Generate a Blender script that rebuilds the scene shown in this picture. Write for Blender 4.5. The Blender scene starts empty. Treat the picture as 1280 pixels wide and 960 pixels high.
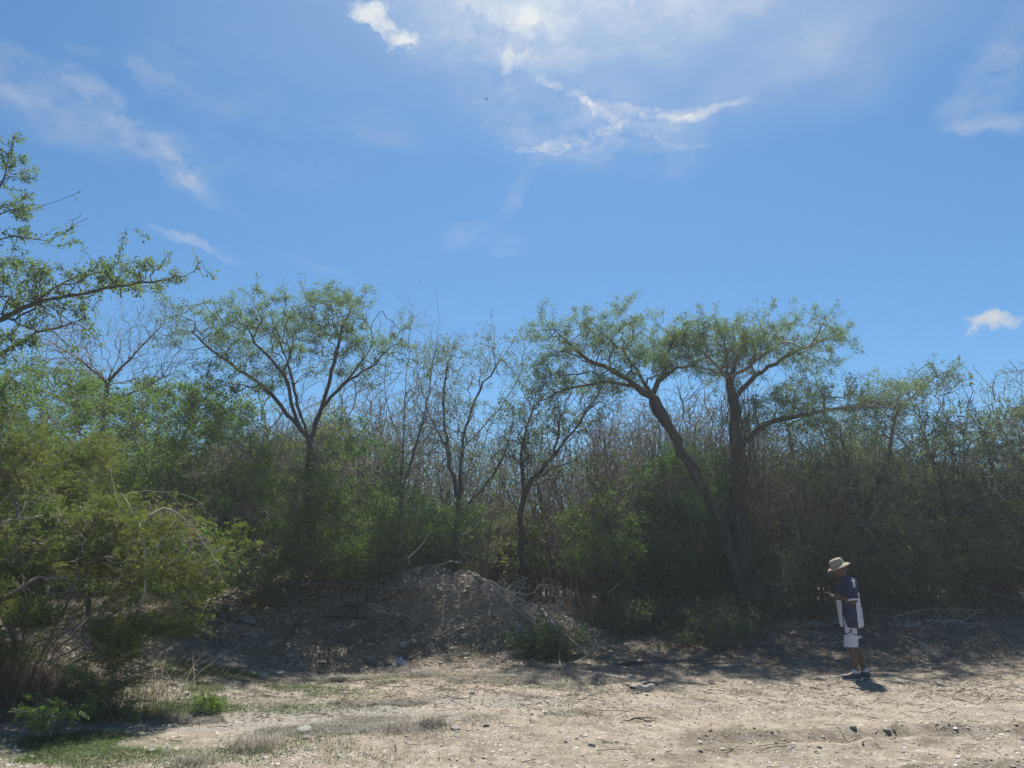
import bpy, bmesh, math, random
import numpy as np
from mathutils import Vector, Matrix

# ------------------------------------------------------------------ camera, world, sun, exposure
scene = bpy.context.scene
PITCH = math.radians(13.5)
CAMZ = 1.6
FPX = 960.0                       # focal length in pixels of a 1280 wide picture
cd = bpy.data.cameras.new('camera'); cam = bpy.data.objects.new('camera', cd)
scene.collection.objects.link(cam); scene.camera = cam
cam.location = (0, 0, CAMZ); cam.rotation_euler = (math.pi/2 + PITCH, 0, 0)
cd.sensor_width = 36.0; cd.lens = 36.0*FPX/1280.0
cd.clip_start = 0.05; cd.clip_end = 3000

SUN_EL = math.radians(61); SUN_AZ = math.radians(5)      # azimuth clockwise from +Y
EXPOSURE = 1.08
SKY_STRENGTH = 0.056
SUN_STRENGTH = 4.2
scene.view_settings.view_transform = 'Standard'
scene.view_settings.look = 'None'
scene.view_settings.exposure = EXPOSURE
scene.view_settings.gamma = 1
scene.view_settings.use_curve_mapping = False
scene.render.engine = 'CYCLES'
try:
    scene.cycles.max_bounces = 8; scene.cycles.transmission_bounces = 6; scene.cycles.diffuse_bounces = 4
except Exception: pass

def direction(px, py):
    a = (px-640)/FPX; b = (480-py)/FPX
    v = Vector((a, math.cos(PITCH)-b*math.sin(PITCH), math.sin(PITCH)+b*math.cos(PITCH)))
    return v
def at(px, py, Y):
    """point of the place seen at (px,py) of the photograph at distance Y in front of the camera"""
    v = direction(px, py); k = Y/v.y
    return np.array([v.x*k, Y, CAMZ+v.z*k])

world = bpy.data.worlds.new('World'); scene.world = world; world.use_nodes = True
W = world.node_tree; W.nodes.clear()
def wn(t, **kw):
    n = W.nodes.new(t)
    for k, v in kw.items(): setattr(n, k, v)
    return n
sky = wn('ShaderNodeTexSky', sky_type='NISHITA', sun_disc=False)
sky.sun_elevation = SUN_EL; sky.sun_rotation = SUN_AZ
sky.altitude = 50; sky.air_density = 1.0; sky.dust_density = 0.5; sky.ozone_density = 3.0
wtc = wn('ShaderNodeTexCoord')
def wmath(op, a, b=None, clamp=False):
    n = wn('ShaderNodeMath', operation=op, use_clamp=clamp)
    for i, x in enumerate((a, b)):
        if x is None: continue
        if isinstance(x, (int, float)): n.inputs[i].default_value = x
        else: W.links.new(x, n.inputs[i])
    return n.outputs[0]
# wispy distortion of the view direction so cloud edges are feathery
nz = wn('ShaderNodeTexNoise'); nz.inputs['Scale'].default_value = 7.0; nz.inputs['Detail'].default_value = 6; nz.inputs['Roughness'].default_value = 0.62
W.links.new(wtc.outputs['Generated'], nz.inputs['Vector'])
sub = wn('ShaderNodeVectorMath', operation='SUBTRACT'); W.links.new(nz.outputs['Color'], sub.inputs[0]); sub.inputs[1].default_value = (0.5,0.5,0.5)
scl = wn('ShaderNodeVectorMath', operation='SCALE'); W.links.new(sub.outputs[0], scl.inputs[0]); scl.inputs['Scale'].default_value = 0.10
add = wn('ShaderNodeVectorMath', operation='ADD'); W.links.new(wtc.outputs['Generated'], add.inputs[0]); W.links.new(scl.outputs[0], add.inputs[1])
DIR = add.outputs[0]
nz2 = wn('ShaderNodeTexNoise'); nz2.inputs['Scale'].default_value = 42; nz2.inputs['Detail'].default_value = 8; nz2.inputs['Roughness'].default_value = 0.6
W.links.new(wtc.outputs['Generated'], nz2.inputs['Vector'])
scl2 = wn('ShaderNodeVectorMath', operation='SCALE')
sub2 = wn('ShaderNodeVectorMath', operation='SUBTRACT'); W.links.new(nz2.outputs['Color'], sub2.inputs[0]); sub2.inputs[1].default_value = (0.5,0.5,0.5)
W.links.new(sub2.outputs[0], scl2.inputs[0]); scl2.inputs['Scale'].default_value = 0.045
add2 = wn('ShaderNodeVectorMath', operation='ADD'); W.links.new(wtc.outputs['Generated'], add2.inputs[0]); W.links.new(scl2.outputs[0], add2.inputs[1])
DIR2 = add2.outputs[0]

def cloud(px, py, rpx, rpy, ang, strength, src=None, power=1.0):
    """one patch of cloud: an ellipse of directions (centre, half sizes, tilt)"""
    c = direction(px, py).normalized()
    right = Vector((0,0,1)).cross(c).normalized()*-1; up = right.cross(c).normalized()
    if up.z < 0: up = -up
    a = math.radians(ang)
    t1 = (right*math.cos(a)+up*math.sin(a))*(FPX/rpx); t2 = (up*math.cos(a)-right*math.sin(a))*(FPX/rpy)
    s = src or DIR
    d1 = wn('ShaderNodeVectorMath', operation='DOT_PRODUCT'); W.links.new(s, d1.inputs[0]); d1.inputs[1].default_value = t1
    d2 = wn('ShaderNodeVectorMath', operation='DOT_PRODUCT'); W.links.new(s, d2.inputs[0]); d2.inputs[1].default_value = t2
    # subtract offset so the ellipse is centred: t.c == 0 by construction
    q = wmath('ADD', wmath('MULTIPLY', d1.outputs['Value'], d1.outputs['Value']), wmath('MULTIPLY', d2.outputs['Value'], d2.outputs['Value']))
    m = wn('ShaderNodeMapRange', interpolation_type='SMOOTHSTEP'); W.links.new(q, m.inputs['Value'])
    m.inputs['From Min'].default_value = 1.0; m.inputs['From Max'].default_value = 0.0
    m.inputs['To Min'].default_value = 0.0; m.inputs['To Max'].default_value = strength
    return m.outputs['Result']
wisps = [ # px,py,rx,ry,tilt,strength
 (648,45,80,12,66,.38),(632,85,40,10,80,.35),(660,60,90,40,60,.12),(600,60,80,60,60,.08),(695,118,75,9,-38,.6),(735,150,60,9,-48,.65),(712,128,60,7,-30,.5),(760,180,130,7,-3,.6),(770,172,90,5,8,.5),(690,185,70,5,-8,.45),(740,165,150,45,-15,.3),
 (835,138,95,10,9,.7),(880,129,75,7,14,.5),(800,146,60,6,4,.5),(720,150,180,75,-15,.22),(960,80,130,40,22,.26),(760,20,280,60,4,.55),
 (90,130,190,38,-8,.42),(20,150,120,24,-6,.35),(190,180,130,24,-30,.36),(235,215,60,12,-40,.45),(200,100,120,14,-4,.25),(320,140,160,90,-20,.10),
 (655,235,60,16,60,.22),(590,300,60,26,0,.24),(645,318,26,30,60,.28),(1255,160,55,14,-5,.6),(1235,120,60,40,40,.32),(1260,70,70,40,40,.25),
 (245,300,62,7,-22,.55),(470,160,60,30,0,.15),(1250,480,130,30,0,.10),(400,330,60,10,-18,.14),(560,20,90,60,0,.18),(1060,60,120,70,30,.12)]
tot = None
for w_ in wisps:
    o = cloud(*w_)
    tot = o if tot is None else wmath('ADD', tot, o)
# streaky texture
mp = wn('ShaderNodeMapping'); W.links.new(DIR2, mp.inputs['Vector']); mp.inputs['Rotation'].default_value = (0, math.radians(18), 0); mp.inputs['Scale'].default_value = (1, 1, 2.6)
nz3 = wn('ShaderNodeTexNoise'); nz3.inputs['Scale'].default_value = 11; nz3.inputs['Detail'].default_value = 9; nz3.inputs['Roughness'].default_value = 0.6
W.links.new(mp.outputs[0], nz3.inputs['Vector'])
mr = wn('ShaderNodeMapRange'); W.links.new(nz3.outputs['Fac'], mr.inputs['Value'])
mr.inputs['From Min'].default_value = 0.38; mr.inputs['From Max'].default_value = 0.74; mr.inputs['To Min'].default_value = 0.06; mr.inputs['To Max'].default_value = 1.7
dens = wmath('MULTIPLY', tot, mr.outputs['Result'])
veil = wmath('ADD', wmath('ADD', cloud(760,-80,560,240,0,.13), cloud(720,-60,280,150,0,.26)), cloud(930,70,300,110,10,.05))
# small puffy clouds, crisp edges
def puffs(items):
    t = None
    for it in items:
        o = cloud(*it, src=DIR2); t = o if t is None else wmath('ADD', t, o)
    n = wn('ShaderNodeMapRange'); W.links.new(t, n.inputs['Value'])
    n.inputs['From Min'].default_value = .15; n.inputs['From Max'].default_value = 1.15
    return n.outputs['Result']
pf = puffs([(455,12,26,16,10,1.),(482,34,42,16,-40,1.1),(505,47,26,12,-30,.9),(475,8,20,10,0,.7),
            (1238,398,26,15,10,1.1),(1226,410,17,11,50,1.),(1262,404,24,8,0,.8),(1218,420,13,5,20,.7)])
dens = wmath('ADD', wmath('ADD', veil, wmath('MULTIPLY', dens, 0.56)), wmath('MULTIPLY', wmath('MULTIPLY', pf, mr.outputs['Result']), 0.85), clamp=True)
# clouds are brighter towards the sun
sunv = Vector((math.sin(SUN_AZ)*math.cos(SUN_EL), math.cos(SUN_AZ)*math.cos(SUN_EL), math.sin(SUN_EL)))
nrm = wn('ShaderNodeVectorMath', operation='NORMALIZE'); W.links.new(wtc.outputs['Generated'], nrm.inputs[0])
ds = wn('ShaderNodeVectorMath', operation='DOT_PRODUCT'); W.links.new(nrm.outputs[0], ds.inputs[0]); ds.inputs[1].default_value = sunv
gl = wmath('POWER', wmath('MAXIMUM', ds.outputs['Value'], 0.0), 9.0)
cb = wmath('ADD', wmath('MULTIPLY', gl, 3.0), 5.6)
cc = wn('ShaderNodeVectorMath', operation='SCALE'); cc.inputs[0].default_value = (0.93,0.97,1.0); W.links.new(cb, cc.inputs['Scale'])
mix = wn('ShaderNodeMix', data_type='RGBA'); W.links.new(dens, mix.inputs[0])
tint = wn('ShaderNodeVectorMath', operation='MULTIPLY'); W.links.new(sky.outputs[0], tint.inputs[0]); tint.inputs[1].default_value = (0.50,0.82,0.99)
W.links.new(tint.outputs[0], mix.inputs[6]); W.links.new(cc.outputs[0], mix.inputs[7])
bg = wn('ShaderNodeBackground'); bg.inputs['Strength'].default_value = SKY_STRENGTH
W.links.new(mix.outputs[2], bg.inputs['Color'])
wo = wn('ShaderNodeOutputWorld'); W.links.new(bg.outputs[0], wo.inputs['Surface'])

sl = bpy.data.lights.new('sun', 'SUN'); sl.energy = SUN_STRENGTH; sl.angle = math.radians(0.53); sl.color = (1.0, 0.955, 0.88)
so = bpy.data.objects.new('sun', sl); scene.collection.objects.link(so)
so.rotation_euler = (-sunv).to_track_quat('-Z', 'Y').to_euler(); so.location = (0, 20, 40)

# ------------------------------------------------------------------ helpers
C = scene.collection
def tag(o, label=None, cat=None, group=None, kind=None):
    if label: o['label'] = label
    if cat: o['category'] = cat
    if group: o['group'] = group
    if kind: o['kind'] = kind
    return o
def empty(name, loc, label, cat, group=None, kind=None):
    o = bpy.data.objects.new(name, None); C.objects.link(o); o.location = [float(v) for v in loc]
    o.empty_display_size = 0.2
    return tag(o, label, cat, group, kind)
def npmesh(name, verts, faces_list, mat=None, smooth=True, mats=None, matidx=None):
    """verts (N,3); faces_list: list of int arrays (M,k)"""
    me = bpy.data.meshes.new(name)
    verts = np.ascontiguousarray(verts, dtype=np.float32)
    me.vertices.add(len(verts)); me.vertices.foreach_set('co', verts.ravel())
    idx = []; starts = []; s = 0
    for f in faces_list:
        f = np.asarray(f, dtype=np.int32)
        if f.size == 0: continue
        idx.append(f.ravel()); k = f.shape[1]
        starts.append(s + np.arange(len(f), dtype=np.int32)*k); s += f.size
    idx = np.concatenate(idx); starts = np.concatenate(starts)
    me.loops.add(len(idx)); me.loops.foreach_set('vertex_index', idx)
    me.polygons.add(len(starts)); me.polygons.foreach_set('loop_start', starts)
    if matidx is not None: me.polygons.foreach_set('material_index', np.asarray(matidx, dtype=np.int32))
    me.polygons.foreach_set('use_smooth', np.full(len(starts), smooth, dtype=bool))
    me.update(calc_edges=True); me.validate()
    for m in (mats or ([mat] if mat else [])): me.materials.append(m)
    return me
def obj(name, me, parent=None, loc=None):
    o = bpy.data.objects.new(name, me); C.objects.link(o)
    if parent is not None: o.parent = parent
    if loc is not None: o.location = [float(v) for v in loc]
    return o
def copy_tree(o, parent=None):
    c = o.copy(); C.objects.link(c)
    if parent is not None: c.parent = parent
    for ch in list(o.children): copy_tree(ch, c)
    return c

# value noise on numpy arrays
_T = np.random.RandomState(5).rand(256, 256)
def vnoise(x, y, s, off=0):
    x = x/s+off*17.3+1000; y = y/s+off*7.7+1000
    xi = np.floor(x).astype(int); yi = np.floor(y).astype(int); fx = x-xi; fy = y-yi
    fx = fx*fx*(3-2*fx); fy = fy*fy*(3-2*fy)
    g = lambda a, b: _T[a & 255, b & 255]
    return (g(xi,yi)*(1-fx)+g(xi+1,yi)*fx)*(1-fy)+(g(xi,yi+1)*(1-fx)+g(xi+1,yi+1)*fx)*fy
def sstep(a, b, x):
    t = np.clip((x-a)/(b-a), 0, 1); return t*t*(3-2*t)
def height(x, y):
    x = np.asarray(x, float); y = np.asarray(y, float)
    near = np.exp(-((np.abs(x)+np.abs(y))/120)**2)
    h = (vnoise(x,y,3.1)-.5)*.14*near + (vnoise(x,y,1.1,1)-.5)*.06 + (vnoise(x,y,.42,2)-.5)*.035
    h = h*(0.6+0.5*sstep(9,13,y+vnoise(x,y,2,3)*1.5))
    h += .022*(vnoise(x,y,.23,31)-.5)*sstep(.35,.7,vnoise(x,y,1.5,32))*2
    h += (vnoise(x,y,.17,4)-.5)*.02
    back = sstep(14.2,18.0,y)
    h += .55*back*(1-.0*x)
    # left bank
    h += .62*sstep(3.3,6.8,-x-(y-10)*-.10)*sstep(8.3,11.5,y)*(1-.4*back)
    # spoil mound with its ridge
    def lump(cx, cy, rx, ry, p=1.35): return np.exp(-(((x-cx)/rx)**2+((y-cy)/ry)**2)**p)
    h += 1.0*lump(-1.25,16.1,1.15,1.15)+.86*lump(-3.1,16.3,1.6,1.2)+.40*lump(.35,15.9,1.25,.95)+.25*lump(-.6,15.2,1.1,.6)
    h += .50*lump(-5.2,15.9,1.7,1.4)
    rough = np.exp(-(((x+2)/4.5)**2+((y-15.5)/2.0)**2))
    h += rough*((vnoise(x,y,.8,7)-.5)*.40+(vnoise(x,y,.31,8)-.5)*.20+(vnoise(x,y,.13,9)-.5)*.09)
    # low bank on the right
    h += .22*sstep(5.8,8.0,x)*sstep(14.0,16.6,y)*(1-sstep(19,24,y))
    # wheel ruts sweeping across the lower right
    for rr in (9.6, 11.2):
        d = np.hypot(x-4.5, y+3.0)-rr
        m = sstep(.6,2.2,x)*(1-sstep(9,12,x))
        h += m*(-.08*np.exp(-(d/.20)**2)+.055*np.exp(-((np.abs(d)-.33)/.11)**2)*(.5+vnoise(x,y,.3,33)))
    return h
def hz(x, y): return float(height(np.array([x]), np.array([y]))[0])
def ground_at(px, py):
    """walk the sight line down to the terrain"""
    v = direction(px, py); Y = np.arange(5.0, 31.0, .01)
    z = CAMZ+v.z/v.y*Y; hit = np.nonzero(z <= height(v.x/v.y*Y, Y))[0]; i = hit[0] if len(hit) else len(Y)-1
    return np.array([v.x/v.y*Y[i], Y[i], z[i]])

# ------------------------------------------------------------------ materials
def newmat(name):
    m = bpy.data.materials.new(name); m.use_nodes = True; m.node_tree.nodes.clear(); return m, m.node_tree
class NT:
    def __init__(s, nt): s.nt = nt
    def n(s, t, **kw):
        n = s.nt.nodes.new(t)
        for k, v in kw.items(): setattr(n, k, v)
        return n
    def l(s, a, b): s.nt.links.new(a, b)
    def noise(s, vec, scale, detail=4, rough=.55, dist=0):
        n = s.n('ShaderNodeTexNoise'); n.inputs['Scale'].default_value = scale; n.inputs['Detail'].default_value = detail
        n.inputs['Roughness'].default_value = rough; n.inputs['Distortion'].default_value = dist; s.l(vec, n.inputs['Vector']); return n.outputs['Fac']
    def ramp(s, fac, stops, interp='LINEAR'):
        r = s.n('ShaderNodeValToRGB'); cr = r.color_ramp; cr.interpolation = interp
        while len(cr.elements) < len(stops): cr.elements.new(.5)
        for e, (p, c) in zip(cr.elements, stops): e.position = p; e.color = (*c, 1) if len(c) == 3 else c
        s.l(fac, r.inputs[0]); return r.outputs[0]
    def mix(s, f, a, b, mode='MIX'):
        m = s.n('ShaderNodeMix', data_type='RGBA', blend_type=mode)
        for i, x in ((0,f),(6,a),(7,b)):
            if isinstance(x, (int,float)): m.inputs[i].default_value = x
            elif isinstance(x, tuple): m.inputs[i].default_value = (*x,1)
            else: s.l(x, m.inputs[i])
        return m.outputs[2]
    def math(s, op, a, b=None, clamp=False):
        n = s.n('ShaderNodeMath', operation=op, use_clamp=clamp)
        for i, x in enumerate((a,b)):
            if x is None: continue
            if isinstance(x,(int,float)): n.inputs[i].default_value = x
            else: s.l(x, n.inputs[i])
        return n.outputs[0]
    def rng(s, v, a, b, c=0., d=1., smooth=False):
        m = s.n('ShaderNodeMapRange'); m.interpolation_type = 'SMOOTHSTEP' if smooth else 'LINEAR'; s.l(v, m.inputs[0])
        for i, x in enumerate((a,b,c,d)): m.inputs[i+1].default_value = x
        return m.outputs[0]

def leaf_mat(name, stops, trans=.5, clump=.5, rough=.55):
    m, nt = newmat(name); N = NT(nt)
    g = N.n('ShaderNodeNewGeometry'); tc = N.n('ShaderNodeTexCoord')
    col = N.ramp(g.outputs['Random Per Island'], stops)
    cl = N.rng(N.noise(tc.outputs['Object'], 1.7, 3), .35, .65, 0, 1)
    col = N.mix(N.math('MULTIPLY', cl, clump), col, tuple(v*1.5 for v in stops[-1][1]), 'MIX')
    d = N.n('ShaderNodeBsdfDiffuse'); N.l(col, d.inputs[0])
    t = N.n('ShaderNodeBsdfTranslucent'); tcol = N.mix(1.0, col, (1.25,1.35,.75), 'MULTIPLY'); N.l(tcol, t.inputs[0])
    mx = N.n('ShaderNodeMixShader'); mx.inputs[0].default_value = trans; N.l(d.outputs[0], mx.inputs[1]); N.l(t.outputs[0], mx.inputs[2])
    gl = N.n('ShaderNodeBsdfGlossy'); gl.inputs['Roughness'].default_value = .7; gl.inputs['Color'].default_value = (.9,.9,.8,1)
    mx2 = N.n('ShaderNodeMixShader'); mx2.inputs[0].default_value = .03; N.l(mx.outputs[0], mx2.inputs[1]); N.l(gl.outputs[0], mx2.inputs[2])
    o = N.n('ShaderNodeOutputMaterial'); N.l(mx2.outputs[0], o.inputs[0]); return m
def wood_mat(name, dark, light, scale=14):
    m, nt = newmat(name); N = NT(nt); tc = N.n('ShaderNodeTexCoord')
    mp = N.n('ShaderNodeMapping'); mp.inputs['Scale'].default_value = (1,1,.25); N.l(tc.outputs['Object'], mp.inputs['Vector'])
    f = N.noise(mp.outputs[0], scale, 6, .65)
    f2 = N.noise(tc.outputs['Object'], 1.3, 3)
    col = N.ramp(N.math('ADD', N.math('MULTIPLY', f, .7), N.math('MULTIPLY', f2, .3)), [(.35,dark),(.68,light)])
    p = N.n('ShaderNodeBsdfPrincipled'); p.inputs['Roughness'].default_value = .85; N.l(col, p.inputs['Base Color'])
    b = N.n('ShaderNodeBump'); b.inputs['Strength'].default_value = .7; b.inputs['Distance'].default_value = .02; N.l(f, b.inputs['Height']); N.l(b.outputs[0], p.inputs['Normal'])
    o = N.n('ShaderNodeOutputMaterial'); N.l(p.outputs[0], o.inputs[0]); return m
def plain_mat(name, col, rough=.7, var=.12, scale=30, fold=0):
    m, nt = newmat(name); N = NT(nt); tc = N.n('ShaderNodeTexCoord')
    f = N.noise(tc.outputs['Object'], scale, 5)
    c = N.ramp(f, [(.3,tuple(v*(1-var) for v in col)),(.7,tuple(min(1,v*(1+var)) for v in col))])
    p = N.n('ShaderNodeBsdfPrincipled'); p.inputs['Roughness'].default_value = rough; N.l(c, p.inputs['Base Color'])
    b = N.n('ShaderNodeBump'); b.inputs['Strength'].default_value = .3; b.inputs['Distance'].default_value = .01; N.l(f, b.inputs['Height']); N.l(b.outputs[0], p.inputs['Normal'])
    if fold:
        b2 = N.n('ShaderNodeBump'); b2.inputs['Strength'].default_value = .9; b2.inputs['Distance'].default_value = fold; N.l(N.noise(tc.outputs['Object'], 9, 2, .5, 1.5), b2.inputs['Height']); N.l(b.outputs[0], b2.inputs['Normal']); N.l(b2.outputs[0], p.inputs['Normal'])
    o = N.n('ShaderNodeOutputMaterial'); N.l(p.outputs[0], o.inputs[0]); return m
def bits_mat(name, stops, trans=0., rough=.8):
    m, nt = newmat(name); N = NT(nt); g = N.n('ShaderNodeNewGeometry')
    c = N.ramp(g.outputs['Random Per Island'], stops)
    p = N.n('ShaderNodeBsdfPrincipled'); p.inputs['Roughness'].default_value = rough; N.l(c, p.inputs['Base Color'])
    out = p.outputs[0]
    if trans > 0:
        t = N.n('ShaderNodeBsdfTranslucent'); N.l(c, t.inputs[0]); mx = N.n('ShaderNodeMixShader'); mx.inputs[0].default_value = trans
        N.l(out, mx.inputs[1]); N.l(t.outputs[0], mx.inputs[2]); out = mx.outputs[0]
    o = N.n('ShaderNodeOutputMaterial'); N.l(out, o.inputs[0]); return m

M = {}
M['acacia'] = leaf_mat('acacia_leaf', [(0,(.058,.098,.044)),(.5,(.088,.138,.064)),(1,(.13,.175,.085))], .5, .25)
M['acacia_blue'] = leaf_mat('acacia_grey_green_leaf', [(0,(.055,.090,.052)),(.5,(.082,.122,.070)),(1,(.115,.155,.092))], .45, .25)
M['bush'] = leaf_mat('bush_leaf', [(0,(.042,.088,.018)),(.5,(.072,.130,.026)),(1,(.12,.175,.040))], .5, .3)
M['deep'] = leaf_mat('deep_green_leaf', [(0,(0.031,0.081,0.021)),(.5,(0.049,0.117,0.031)),(1,(0.091,0.169,0.047))], .5, .2)
M['yellow'] = leaf_mat('yellow_green_leaf', [(0,(.036,.072,.016)),(.3,(.056,.100,.020)),(.8,(.088,.130,.026)),(.95,(.135,.155,.035)),(1,(.17,.13,.05))], .5, .3)
M['olive'] = leaf_mat('olive_leaf', [(0,(0.078,0.107,0.036)),(.5,(0.114,0.146,0.052)),(1,(0.163,0.189,0.072))], .5, .3)
M['orange_leaf'] = leaf_mat('dead_orange_leaf', [(0,(.25,.09,.03)),(1,(.38,.16,.05))], .4, .2)
M['bark'] = wood_mat('dark_bark', (.022,.019,.017), (.095,.08,.066), 22)
M['bark_light'] = wood_mat('grey_bark', (.10,.09,.078), (.27,.24,.20))
M['twig'] = wood_mat('dry_twig', (.12,.105,.088), (.30,.265,.225), 9)
M['dead'] = wood_mat('bleached_wood', (.26,.235,.2), (.50,.46,.40), 10)
M['vine'] = wood_mat('dry_vine', (.05,.042,.034), (.13,.11,.085), 10)
M['straw'] = bits_mat('dry_straw', [(0,(.16,.12,.075)),(.5,(.27,.215,.14)),(1,(.42,.36,.25))], .25)
M['grey_straw'] = bits_mat('grey_dead_grass', [(0,(.13,.115,.09)),(.5,(.24,.215,.175)),(1,(.36,.33,.275))], .2)
M['brown_straw'] = bits_mat('brown_dead_stalk', [(0,(.09,.070,.048)),(.5,(.17,.135,.095)),(1,(.30,.245,.175))], .2)
M['grass'] = bits_mat('green_grass', [(0,(.055,.095,.018)),(.6,(.085,.14,.028)),(1,(.15,.19,.05))], .35)
M['gravel'] = bits_mat('gravel_stone', [(0,(.17,.15,.12)),(.2,(.28,.25,.205)),(.6,(.36,.325,.27)),(.93,(.45,.415,.36)),(1,(.60,.57,.51))])
M['clod'] = bits_mat('earth_clod', [(0,(.11,.08,.055)),(.5,(.24,.18,.125)),(.85,(.33,.265,.195)),(1,(.46,.42,.35))])
M['litter'] = bits_mat('leaf_litter', [(0,(.05,.038,.028)),(.4,(.14,.105,.075)),(.8,(.26,.21,.15)),(1,(.42,.37,.30))], .15)

def rock_mat(name, a, b):
    m, nt = newmat(name); N = NT(nt); tc = N.n('ShaderNodeTexCoord')
    f = N.noise(tc.outputs['Object'], 9, 8, .65); g = N.noise(tc.outputs['Object'], 45, 5, .6)
    c = N.ramp(N.math('ADD', N.math('MULTIPLY', f, .65), N.math('MULTIPLY', g, .35)), [(.36,a),(.62,b)])
    p = N.n('ShaderNodeBsdfPrincipled'); p.inputs['Roughness'].default_value = .9; N.l(c, p.inputs['Base Color'])
    bm_ = N.n('ShaderNodeBump'); bm_.inputs['Strength'].default_value = .6; bm_.inputs['Distance'].default_value = .02; N.l(g, bm_.inputs['Height']); N.l(bm_.outputs[0], p.inputs['Normal'])
    o = N.n('ShaderNodeOutputMaterial'); N.l(p.outputs[0], o.inputs[0]); return m
M['rock'] = rock_mat('pale_limestone', (.22,.20,.165), (.48,.455,.405))
M['rock_brown'] = rock_mat('earthy_stone', (.17,.135,.105), (.40,.345,.28))

def ground_material():
    m, nt = newmat('stony_earth'); N = NT(nt)
    g = N.n('ShaderNodeNewGeometry'); P = g.outputs['Position']
    sx = N.n('ShaderNodeSeparateXYZ'); N.l(P, sx.inputs[0]); X, Y, Z = sx.outputs
    big = N.noise(P, .55, 5, .6); mid = N.noise(P, 2.6, 6, .65); fine = N.noise(P, 22, 6, .7); vfine = N.noise(P, 90, 4, .7)
    sand = N.ramp(N.math('ADD', N.math('MULTIPLY', mid, .45), N.math('MULTIPLY', fine, .55)), [(.34,(0.172,0.138,0.099)),(.5,(0.276,0.232,0.174)),(.64,(0.392,0.346,0.276))])
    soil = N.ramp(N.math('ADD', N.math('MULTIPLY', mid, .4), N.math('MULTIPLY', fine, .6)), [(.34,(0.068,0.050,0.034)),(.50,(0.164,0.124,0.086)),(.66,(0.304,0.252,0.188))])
    tan = N.ramp(fine, [(.35,(0.200,0.132,0.080)),(.65,(0.376,0.280,0.192))])
    # leaf mould starts where the scrub starts
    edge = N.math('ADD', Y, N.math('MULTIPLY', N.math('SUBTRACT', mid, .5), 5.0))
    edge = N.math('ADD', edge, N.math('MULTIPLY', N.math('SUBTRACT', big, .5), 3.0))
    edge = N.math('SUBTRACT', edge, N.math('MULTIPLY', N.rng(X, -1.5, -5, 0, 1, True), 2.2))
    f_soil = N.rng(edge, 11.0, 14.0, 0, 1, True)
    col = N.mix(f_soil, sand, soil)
    mott = N.ramp(N.noise(P, 6.5, 7, .75), [(.38,(.60,.56,.50)),(.55,(1,1,1)),(.72,(1.22,1.2,1.16))])
    col = N.mix(.85, col, mott, 'MULTIPLY')
    drift = N.ramp(N.noise(P, 1.4, 6, .7, .6), [(.40,(.72,.69,.64)),(.52,(1,1,1)),(.66,(1.1,1.09,1.06))])
    col = N.mix(.9, col, drift, 'MULTIPLY')
    # bare ochre earth; patches enlarged on the mound to imitate sunlight on it
    def patch(cx, cy, rx, ry, amt):
        a = N.math('DIVIDE', N.math('SUBTRACT', X, cx), rx); b = N.math('DIVIDE', N.math('SUBTRACT', Y, cy), ry)
        q = N.math('SQRT', N.math('ADD', N.math('MULTIPLY', a, a), N.math('MULTIPLY', b, b)))
        q = N.math('ADD', q, N.math('MULTIPLY', N.math('SUBTRACT', mid, .5), 2.2))
        return N.rng(q, 1.0, .5, 0, amt, True)
    for a in ((-4.3,14.2,1.1,.9,.85),(-2.6,14.6,.8,.7,.5),(.15,15.7,1.5,1.1,1.),(-1.2,15.3,1.2,.7,.8),(-3.5,15.3,.9,.4,.4)):
        col = N.mix(patch(*a), col, tan)
    # grey trampled straw band, and moss green tint in the lower left
    grey = N.ramp(fine, [(.35,(0.136,0.124,0.108)),(.65,(0.296,0.276,0.244))])
    col = N.mix(patch(-2.3,9.0,2.0,1.1,.75), col, grey)
    col = N.mix(patch(-.4,9.9,1.3,.5,.5), col, grey)
    gr = N.ramp(fine, [(.35,(0.044,0.056,0.016)),(.65,(0.120,0.132,0.056))])
    for a in ((-4.2,9.6,1.5,1.0,.7),(-5.2,7.6,2.6,.9,.75),(-4.6,11.6,1.5,.8,.35),(.5,8.6,.0001,.0001,0)):
        col = N.mix(patch(*a), col, gr)
    # pebbles pressed into the dirt
    v = N.n('ShaderNodeTexVoronoi'); v.inputs['Scale'].default_value = 26; v.inputs['Randomness'].default_value = 1; N.l(P, v.inputs['Vector'])
    peb = N.rng(v.outputs['Distance'], .30, .22, 0, 1)
    sel = N.n('ShaderNodeSeparateColor'); N.l(v.outputs['Color'], sel.inputs[0])
    pm = N.math('MULTIPLY', peb, N.rng(sel.outputs[0], .62, .66, 0, 1))
    pcol = N.ramp(sel.outputs[1], [(0,(0.176,0.152,0.124)),(.6,(0.336,0.308,0.264)),(1,(0.496,0.472,0.424))])
    col = N.mix(N.math('MULTIPLY', pm, .8), col, pcol)
    p = N.n('ShaderNodeBsdfPrincipled'); p.inputs['Roughness'].default_value = .95; N.l(col, p.inputs['Base Color'])
    hgt = N.math('ADD', N.math('MULTIPLY', fine, .6), N.math('ADD', N.math('MULTIPLY', vfine, .3), N.math('MULTIPLY', pm, .35)))
    b = N.n('ShaderNodeBump'); b.inputs['Strength'].default_value = .9; b.inputs['Distance'].default_value = .035; N.l(hgt, b.inputs['Height']); N.l(b.outputs[0], p.inputs['Normal'])
    o = N.n('ShaderNodeOutputMaterial'); N.l(p.outputs[0], o.inputs[0]); return m
M['ground'] = ground_material()

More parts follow.
